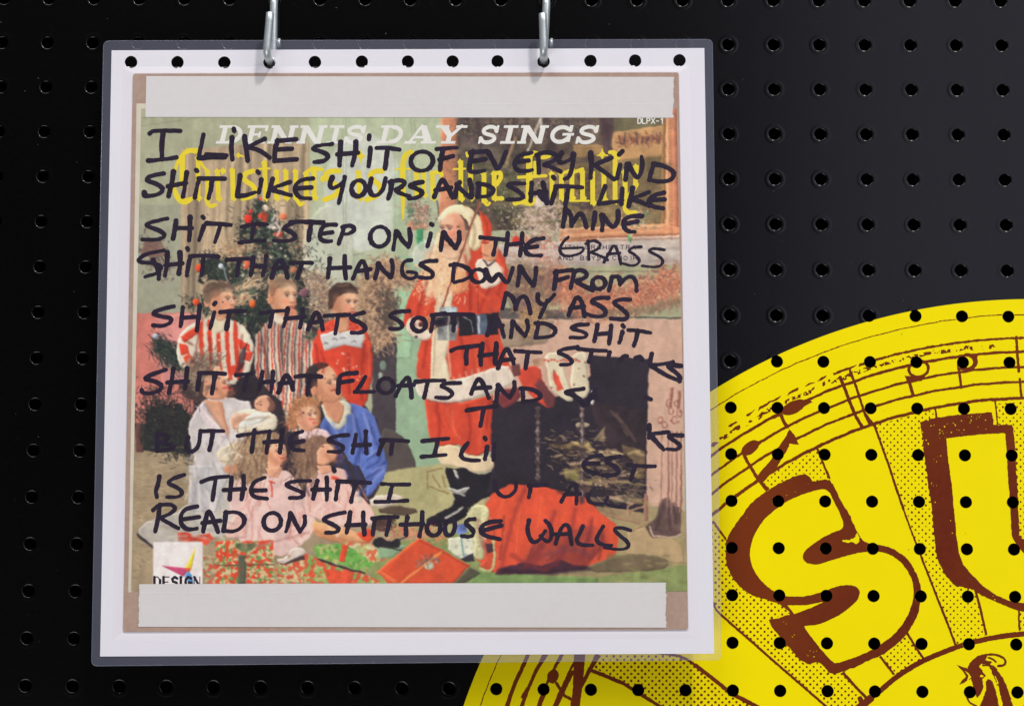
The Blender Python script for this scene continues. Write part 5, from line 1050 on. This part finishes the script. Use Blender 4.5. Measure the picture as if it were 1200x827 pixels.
pen('B',[[(160,212),(60,222),(28,245),(100,262),(140,288),(110,322),(45,328)],[(215,200),(210,270),(206,348)],[(312,200),(308,270),(287,348)],[(192,278),(325,268)],[(398,158),(395,180)],[(404,238),(400,300),(392,355)],[(442,238),(520,236),(590,248)],[(512,245),(505,310),(498,368)],O(733,322,72,62,-10),[(828,245),(900,238),(958,235)],[(868,250),(855,310),(850,378)],[(845,312),(932,290)],[(1060,258),(1040,320),(1035,390),(1085,392),(1135,382)],[(1040,268),(1150,258)],[(1045,325),(1140,308)],
 [(160,425),(142,470),(160,500),(200,480),(232,450)],[(240,424),(222,510),(202,588)],O(328,495,45,52,15),[(410,435),(395,495),(410,540),(450,542),(488,500),(500,432)],[(540,450),(535,510),(518,560)],[(528,455),(590,440),(630,458),(600,490),(560,505),(600,530),(655,548)],[(738,455),(675,465),(655,482),(710,500),(742,525),(710,555),(650,562)],[(812,550),(840,480),(862,432),(890,470),(930,555)],[(820,508),(920,490)],[(945,550),(955,490),(975,455)],[(955,470),(990,510),(1040,552)],[(1048,550),(1050,490),(1038,442)],[(1100,465),(1088,548)],[(1090,465),(1160,475),(1200,508),(1160,545),(1090,550)]])
pen('C',[[(-45,262),(-10,320),(18,385),(45,330),(72,262)],[(235,268),(160,280),(122,325),(130,372),(175,388),(240,378)],[(140,325),(215,318)],[(278,290),(282,395)],[(265,282),(330,262),(398,280),(390,315),(300,345),(355,355),(420,388)],[(425,270),(402,315),(425,338),(485,310)],[(502,278),(498,350),(475,425),(445,435)],[(612,270),(618,350),(612,428)],[(748,300),(660,335),(625,352)],[(640,348),(700,390),(762,438)],[(793,280),(816,258)],[(800,345),(780,430)],[(845,340),(840,390),(835,440)],[(855,340),(880,390),(912,440),(945,370),(938,292)],[(1015,340),(1000,390),(985,442)],[(1012,340),(1085,350),(1150,392),(1132,440),(1070,455),(985,442)],
 [(190,465),(100,462),(75,478),(140,505),(190,548),(160,568),(75,566)],[(235,460),(228,575)],[(308,460),(320,520),(332,590)],[(225,528),(330,518)],[(285,520),(300,560),(340,585)],[(372,422),(380,432)],[(392,488),(375,540),(360,590)],[(385,482),(470,482),(558,490)],[(470,490),(460,540),(450,600)],[(705,482),(685,540),(662,592)],[(665,592),(740,585),(805,575)],[(815,498),(808,595)],[(880,495),(868,550),(855,608)],[(985,520),(920,545),(870,560)],[(875,565),(930,580),(985,608)],[(1080,522),(1010,540),(975,580),(1010,615),(1075,622)],[(990,572),(1085,566)],
 [(450,622),(445,680),(435,738)],[(450,628),(482,650),(490,690),(490,735)],[(495,720),(525,670),(550,650),(572,690),(585,742)],[(640,652),(635,700),(625,752)],[(682,668),(690,712),(685,762)],[(690,670),(722,715),(758,750),(790,700),(788,642)],[(942,672),(860,672),(822,700),(822,745),(850,772),(895,772)],[(830,722),(912,705)]])
pen('D',[[(252,-76),(150,-55),(105,-32),(190,-5),(245,30),(200,60),(92,58)],[(308,-62),(300,-10),(288,52)],[(396,-84),(398,-20),(390,62)],[(302,-15),(408,-15)],[(478,-88),(484,-80)],[(485,-28),(470,15),(455,62)],[(502,-45),(580,-42),(656,-34)],[(592,-38),(575,20),(556,75)],[(722,-20),(800,-42),(890,-38)],[(805,-30),(795,20),(790,65)],[(712,78),(790,68),(875,64)],[(1080,-55),(1010,-30),(990,-12),(1055,15),(1078,48),(1030,70),(930,65)],[(1040,-52),(1120,-58),(1250,-52)],[(1172,-45),(1160,10),(1155,62)],
 [(230,128),(120,148),(62,185),(80,205),(170,208),(222,235),(190,275),(108,296)],[(160,190),(200,260),(195,310)],[(252,140),(250,210),(236,290)],[(332,142),(335,200),(325,275)],[(240,222),(348,210)],[(378,112),(383,124)],[(400,170),(385,220),(376,286)],[(395,165),(480,160),(580,168)],[(482,168),(478,230),(470,285)],[(632,188),(700,182),(800,180)],[(715,188),(700,240),(698,285)],[(800,172),(795,225),(785,285)],[(882,165),(878,225),(862,286)],[(790,232),(880,225)],[(920,300),(940,230),(968,178),(1000,220),(1020,300)],[(930,242),(1020,235)],[(1040,208),(1110,205),(1175,208)],[(1112,210),(1095,260),(1082,305)],
 [(292,485),(200,505),(155,530),(200,548),(278,558),(275,590),(220,612),(160,606)],[(350,490),(345,550),(335,612)],[(460,482),(450,560),(440,638)],[(345,558),(450,550)],[(552,472),(560,462)],[(552,522),(540,570),(525,625)],[(590,522),(660,515),(745,515)],[(648,520),(640,570),(630,630)],[(850,528),(930,515),(1022,512)],[(925,520),(915,570),(905,615)],[(1022,500),(1010,560),(995,615)],[(1118,505),(1110,560),(1100,622)],[(1005,562),(1130,552)],[(1150,632),(1175,570),(1200,512),(1230,560),(1245,632)],[(1160,590),(1240,580)]])
pen('E',[[(-10,-52),(95,-48)],[(182,-36),(115,-38),(85,0),(78,48),(110,72),(155,68)],[(88,22),(160,12)],[(238,-25),(220,30),(200,85)],[(225,-22),(280,-35),(308,-5),(270,22),(222,25)],O(463,40,60,65,20),[(568,5),(560,60),(550,122)],[(575,8),(605,60),(645,102)],[(648,104),(662,50),(652,-10)],[(792,-42),(800,-34)],[(790,20),(782,60),(768,102)],[(868,12),(860,70),(855,126)],[(875,15),(905,65),(948,112)],[(950,112),(975,60),(970,12)],
 [(145,182),(140,240),(133,300)],[(240,165),(238,230),(247,306)],[(135,242),(275,236)],[(292,308),(320,240),(352,184),(375,230),(384,304)],[(312,262),(406,246)],[(455,212),(448,260),(433,308)],[(462,218),(490,260),(535,300)],[(537,300),(550,240),(538,186)],[(668,190),(625,192),(602,235),(612,290),(655,312),(698,298),(700,268),(640,265)],[(825,194),(760,196),(715,218),(760,240),(812,275),(790,308),(718,300)],[(938,215),(935,270),(930,322)],[(915,222),(980,215),(1055,262),(1030,310),(940,332)],O(1094,290,46,42,0),
 [(112,546),(190,540),(272,538)],[(198,545),(190,600),(180,656)],[(362,524),(300,540),(275,562),(340,588),(378,625),(350,655),(285,652)],[(655,515),(570,518),(520,542),(575,570),(615,605),(590,632),(528,628)],O(714,600,44,44,0),[(808,542),(800,600),(790,645)],[(795,542),(880,530)],[(800,592),(868,582)],[(870,535),(960,535),(1062,535)],[(930,538),(938,590),(935,640)],
 [(922,768),(960,748),(1020,745),(1095,735)],[(1022,748),(1015,800),(1018,850)],[(1120,725),(1108,790),(1110,858)],[(1210,720),(1205,790),(1200,850)],[(1100,800),(1215,785)]])
pen('F',[[(-92,44),(-20,52),(60,58)],[(8,62),(0,110),(-10,155)],[(82,16),(78,90),(66,158)],[(175,18),(170,90),(160,160)],[(75,92),(178,80)],[(310,50),(240,60),(195,100),(195,145),(240,162),(296,160)],[(200,112),(270,102)],[(-58,252),(-40,300),(-20,330),(10,285),(28,275),(50,310),(80,342),(100,290),(114,240)],[(158,232),(155,290),(145,352)],[(165,236),(200,295),(242,348)],[(245,350),(262,290),(262,240)],[(392,260),(388,310),(378,372)],[(382,268),(440,258),(496,252)],[(388,322),(466,298)],[(508,262),(498,310),(485,368)],[(500,262),(560,250),(595,282),(565,310),(510,322),(560,350),(625,382)],O(664,336,42,38,0),[(748,295),(740,340),(728,386)],[(742,302),(785,290),(800,315),(800,345)],[(800,340),(840,300),(880,292),(905,330),(905,385)],
 [(70,402),(60,450),(48,498)],[(72,402),(110,420),(130,460),(132,500)],[(132,500),(150,440),(185,415),(212,450),(226,528)],[(275,410),(272,452),(310,478),(345,450),(380,410)],[(335,450),(310,505),(285,556)],[(470,540),(495,480),(520,420),(550,440),(566,500),(572,548)],[(480,498),(570,485)],[(725,430),(650,430),(612,455),(660,475),(712,510),(700,548),(640,552),(590,535)],[(865,442),(790,440),(755,462),(800,490),(855,540),(835,572),(740,562)],
 [(-50,668),(-25,600),(-5,545),(30,580),(58,680)],[(-30,618),(50,608)],[(112,582),(108,630),(102,682)],[(118,585),(150,630),(190,672)],[(192,672),(215,625),(205,578)],[(278,590),(270,640),(258,684)],[(258,592),(330,592),(395,632),(370,675),(300,685),(258,684)],[(596,600),(520,602),(480,625),(550,642),(594,662),(570,688),(482,682)],[(655,602),(648,650),(635,706)],[(742,610),(738,660),(730,722)],[(645,662),(740,656)],[(816,606),(824,616)],[(815,648),(808,680),(795,716)],[(852,636),(920,640),(996,654)],[(912,640),(905,690),(888,736)],
 [(20,880),(40,810),(75,745),(100,790),(120,850)],[(40,830),(120,820)],[(130,770),(210,775),(295,780)],[(212,778),(205,820),(195,880)]])
pen('F',[[(470,42),(428,80),(412,128),(430,160),(480,165),(545,150),(578,108),(500,112),(420,115)],[(595,70),(600,120),(600,185)],[(578,85),(630,60),(682,88),(655,125),(600,138),(660,155),(722,188)],[(698,202),(730,140),(762,88),(785,130),(805,214)],[(720,152),(800,145)],[(935,105),(880,108),(848,132),(905,160),(930,200),(890,230),(820,212)],[(1085,125),(1010,112),(978,132),(1040,158),(1082,195),(1050,238),(940,226)]], 1.75)
pen('I',[[(528,-18),(440,-8),(395,15),(460,38),(497,72),(480,92),(420,95)],[(528,-8),(620,2),(712,5)],[(620,2),(610,40),(600,75)],[(735,14),(728,40)],[(805,60),(820,36),(845,40)],[(900,50),(925,40),(940,60)],[(1002,25),(995,60),(992,98)],[(1000,96),(1070,92),(1140,76)],[(1005,105),(1080,155),(1185,200)],[(1190,102),(1115,92),(1105,108),(1160,145),(1190,180),(1180,200)],
 [(20,225),(15,280),(8,325)],[(25,228),(55,270),(95,302)],[(95,302),(125,250),(125,205)],[(175,245),(182,290),(178,330)],[(165,245),(240,248),(300,290),(275,318),(185,330)],[(565,248),(480,258),(445,272),(500,288),(550,318),(565,350)],[(590,340),(620,290),(645,250)],[(600,310),(650,300)],[(965,300),(998,315)],
 [(985,480),(988,520),(985,560)],[(1000,535),(1060,528),(1112,524)],[(1000,550),(1040,595),(1080,636)],[(1200,545),(1130,542),(1108,552),(1150,580),(1188,610),(1165,638),(1100,632)],
 [(680,672),(610,680),(562,720),(575,768),(660,790)],[(580,725),(660,722)],[(800,680),(720,692),(708,712),(770,745),(798,780),(760,800),(690,800)],[(850,735),(940,742),(1024,742)],[(895,745),(880,790),(868,830)]])
pen('G',[[(245,125),(150,155),(100,185),(170,198),(218,225),(205,260),(140,280),(90,272),(88,255)],[(290,120),(280,190),(262,272)],[(378,115),(372,180),(365,245)],[(252,208),(382,200)],[(460,150),(450,200),(445,250)],[(455,148),(540,145),(620,152)],[(556,155),(548,210),(535,276)],[(690,160),(740,155),(790,150)],[(762,158),(750,210),(742,255)],[(860,140),(850,190),(840,250)],[(926,138),(922,200),(915,270)],[(848,208),(930,200)],[(962,270),(980,210),(1010,150),(1040,190),(1055,252)],[(968,215),(1055,206)],[(1070,170),(1140,162),(1218,165)],[(1162,170),(1152,230),(1145,282)],
 [(190,535),(188,590),(185,642)],[(195,535),(260,548),(240,585),(200,592),(280,605),(300,630),(190,645)],[(385,555),(370,610),(385,645),(420,648),(455,610),(462,515)],[(470,518),(540,515),(610,518)],[(542,520),(535,580),(520,638)],[(700,548),(760,538),(905,518)],[(808,510),(800,580),(790,652)],[(905,520),(895,590),(885,655)],[(985,518),(978,590),(970,652)],[(870,588),(990,580)],[(1115,520),(1055,535),(1030,585),(1045,635),(1125,642)],[(1050,592),(1122,580)]])
pen('H',[[(-5,165),(90,170)],[(315,146),(250,150),(210,160),(202,210),(198,275)],[(205,208),(290,195)],[(372,170),(345,220),(312,266)],[(302,268),(370,268),(428,266)],O(503,228,50,48,0),[(565,292),(600,220),(640,162),(660,220),(668,300)],[(582,228),(682,222)],[(692,202),(780,195),(878,194)],[(772,198),(760,250),(748,302)],[(980,210),(900,210),(845,228),(900,248),(935,280),(900,310),(822,302)],[(1048,278),(1070,220),(1095,175),(1130,220),(1160,304)],[(1062,244),(1170,238)],[(1018,386),(1110,370),(1210,358)],[(1128,372),(1118,430),(1108,482)],
 [(262,542),(180,548),(122,575),(180,590),(235,618),(215,652),(135,648)],[(312,540),(300,600),(290,656)],[(375,522),(372,590),(380,658)],[(292,608),(402,604)],[(490,580),(470,620),(455,665)],[(470,575),(560,575),(645,582)],[(545,582),(540,620),(535,662)],[(735,582),(820,572),(906,565)],[(835,575),(825,620),(812,672)],[(730,682),(810,676),(888,668)],[(1028,592),(990,640),(980,680),(1020,704),(1100,704)],[(1134,560),(1140,570)],[(1150,620),(1145,660),(1135,696)],[(1195,600),(1190,700)]])
pen('J',[[(200,72),(190,130),(175,165),(185,202)],[(360,60),(285,85),(248,112),(310,138),(352,170),(330,202),(248,202)],[(470,105),(540,78),(645,70)],[(562,80),(550,150),(540,220)],[(662,78),(656,150),(650,216)],[(738,68),(740,140),(725,216)],[(612,158),(748,150)],[(875,78),(810,100),(782,150),(800,205),(890,212)],[(800,160),(880,158)],[(1165,98),(1060,100),(1000,122),(1060,150),(1128,178),(1110,208),(1035,206)],
 [(205,250),(195,330),(175,420)],[(162,285),(200,250),(280,248),(308,275),(270,310),(200,335),(260,368),(322,402)],[(442,262),(370,275),(335,315),(340,380),(380,412),(440,404)],[(345,345),(455,330)],[(480,422),(495,350),(512,278),(545,340),(576,425)],[(475,368),(590,352)],[(625,300),(620,360),(610,418)],[(618,302),(700,295),(748,335),(735,390),(680,425),(610,418)],O(922,360,56,58,20),[(1038,305),(1030,360),(1010,422)],[(1042,308),(1070,370),(1100,422)],[(1100,422),(1132,375),(1130,328)]])
pen('K',[[(65,100),(50,150),(38,212)],[(125,78),(128,150),(125,218)],[(32,155),(145,155)],[(168,20),(176,36)],[(200,112),(190,160),(182,218)],[(192,102),(300,105),(405,112)],[(308,112),(295,170),(280,232)],[(475,118),(560,122),(652,122)],[(545,125),(532,170),(520,230)],[(435,232),(540,232),(640,224)],
 [(240,300),(160,315),(90,345),(150,372),(205,400),(190,430),(120,430)],[(275,300),(268,360),(252,430)],[(358,300),(358,370),(366,440)],[(250,382),(372,376)],[(432,345),(425,390),(420,440)],[(415,338),(490,330),(580,330)],[(530,335),(520,390),(505,445)],[(640,332),(630,380),(632,440)],[(735,300),(735,370),(718,452)],[(595,378),(742,374)],O(808,402,44,46,0),[(890,362),(878,410),(890,448),(925,445),(945,400),(942,360)],[(1070,342),(1030,345),(1010,370),(1045,400),(1068,425),(1050,458),(988,452)],[(1240,355),(1150,362),(1105,400),(1120,445),(1235,472)],[(1140,412),(1242,384)]])
pen('L',[[(0,105),(5,160),(50,205),(100,195),(138,150),(132,110)],[(228,130),(225,170),(215,205)],[(215,130),(330,125)],[(425,230),(460,165),(510,105),(525,170),(520,245)],[(445,185),(545,182)],[(600,190),(592,225),(630,245),(690,248)],[(720,205),(700,245),(760,262),(830,268)],
 [(218,352),(205,410),(225,475),(255,495),(290,470),(320,420)],[(322,352),(355,385),(365,440),(348,490),(320,480),(290,450)],[(388,498),(410,430),(440,375),(475,385),(490,502)],[(380,440),(485,438)],[(562,388),(540,440),(518,480),(545,508),(625,510)],[(692,390),(660,440),(645,478),(675,505),(745,512)],[(868,415),(800,395),(755,405),(800,450),(852,490),(855,525),(800,540),(700,525)]], 2.3)
HW.f = HW.f+.35*(vnoise(*np.meshgrid(HW.X, HW.Y), 1.6, 81)-.5).astype(np.float32)
obj('marker_handwriting', HW.mesh('handwriting', on(ZS+.24)), MAT['marker'], sleeve)

# ---- front film of the pouch: flat on the card, ramping up over the sleeve
Gh = [(142,73.5),(809,72),(820.8,748),(131.5,750.5)]
Gh = [(143,78.5),(808,78),(820.8,748),(131.5,750.5)]
sheet('laminating_film', [(131.4,60),(824.8,57.2),(836.2,764.8),(118,768.1)], ZC+.42, MAT['film'], lam, cut=Gh, st_=.7)
o_ = np.array(Gh, float); i_ = np.array([(155,85.8),(796,84.4),(807.4,738),(143.4,740.5)])
V = np.concatenate([on(ZC+.42)(o_[:,0], o_[:,1]), on(ZS+.55)(i_[:,0], i_[:,1])])
fo = obj('laminating_film', mesh('film_over_sleeve', V, [(0,4,5,1),(1,5,6,2),(2,6,7,3),(3,7,4,0),(7,6,5,4)]), MAT['film'], lam)
fo.data.materials.append(clear_mat('loose_film_plastic', .012, (.8,.78,.8,1), rough=.4, tint=(.978,.970,.970,1), bump=(18,.0003)))
for p_ in list(fo.data.polygons)[:4]: p_.material_index = 1

# ------------------------------------------------------------------ hooks
def hook(i, tip, label, lean):
    hx, hy = HOLES[3 if i == 6 else 9]
    X, Y = plane(hx, hy, ZC); X = float(X); Y = float(Y)+1.15
    tx, ty = plane(tip[0], tip[1], 31); bx = i*IN; zs = 3.4
    P = [(bx, 0, -9), (bx, 0, -2), (bx, 0, 0), (bx, -.4, 2), (bx, -1.6, 3.1), (bx+.05, -3.5, zs)]
    y_b = Y+7
    for t in np.linspace(0, 1, 8)[1:]: P.append((bx+(X-bx)*t*lean, -3.5+(y_b+3.5)*t, zs))
    sx = bx+(X-bx)*lean
    for a in np.linspace(0, 90, 8)[1:]: P.append((sx+(X-sx)*a/90, y_b-7*math.sin(math.radians(a)), zs+7*(1-math.cos(math.radians(a)))))
    P.append((X, Y, 16)); P.append((X, Y, 22)); P.append((X, Y, 26))
    for a in np.linspace(0, 90, 8)[1:]: P.append((X, Y+4.5*(1-math.cos(math.radians(a))), 26+4.5*math.sin(math.radians(a))))
    for t in np.linspace(0, 1, 5)[1:]: P.append((X+(float(tx)-X)*t, Y+4.5+(float(ty)-Y-4.5)*t, 30.5+.5*t))
    pts = [W(*map(float, p)) for p in P]
    root = empty('pegboard_hook', None, label, 'hook', 'hooks holding up the laminated sleeve')
    obj('bent_wire', tube('hook_wire', pts, .0022, 18), MAT['zinc'], root)
    kx, ky = plane((326.3 if i == 6 else 645.8), 50.5, 4.5)
    kp = [W(float(kx)+.2, float(ky)+d, z) for d, z in ((2.2,3.2),(1.2,4.2),(0,4.6),(-1.2,4.2),(-2.2,3.2))]
    obj('locking_peg', tube('locking_peg', kp, .0010, 10), MAT['zinc'], root)
hook(6, (316.6,15.5), 'galvanized J-shaped wire hook through the left part of the white card edge', .55)
hook(12, (636.0,16.5), 'galvanized J-shaped wire hook through the right part of the white card edge', .8)
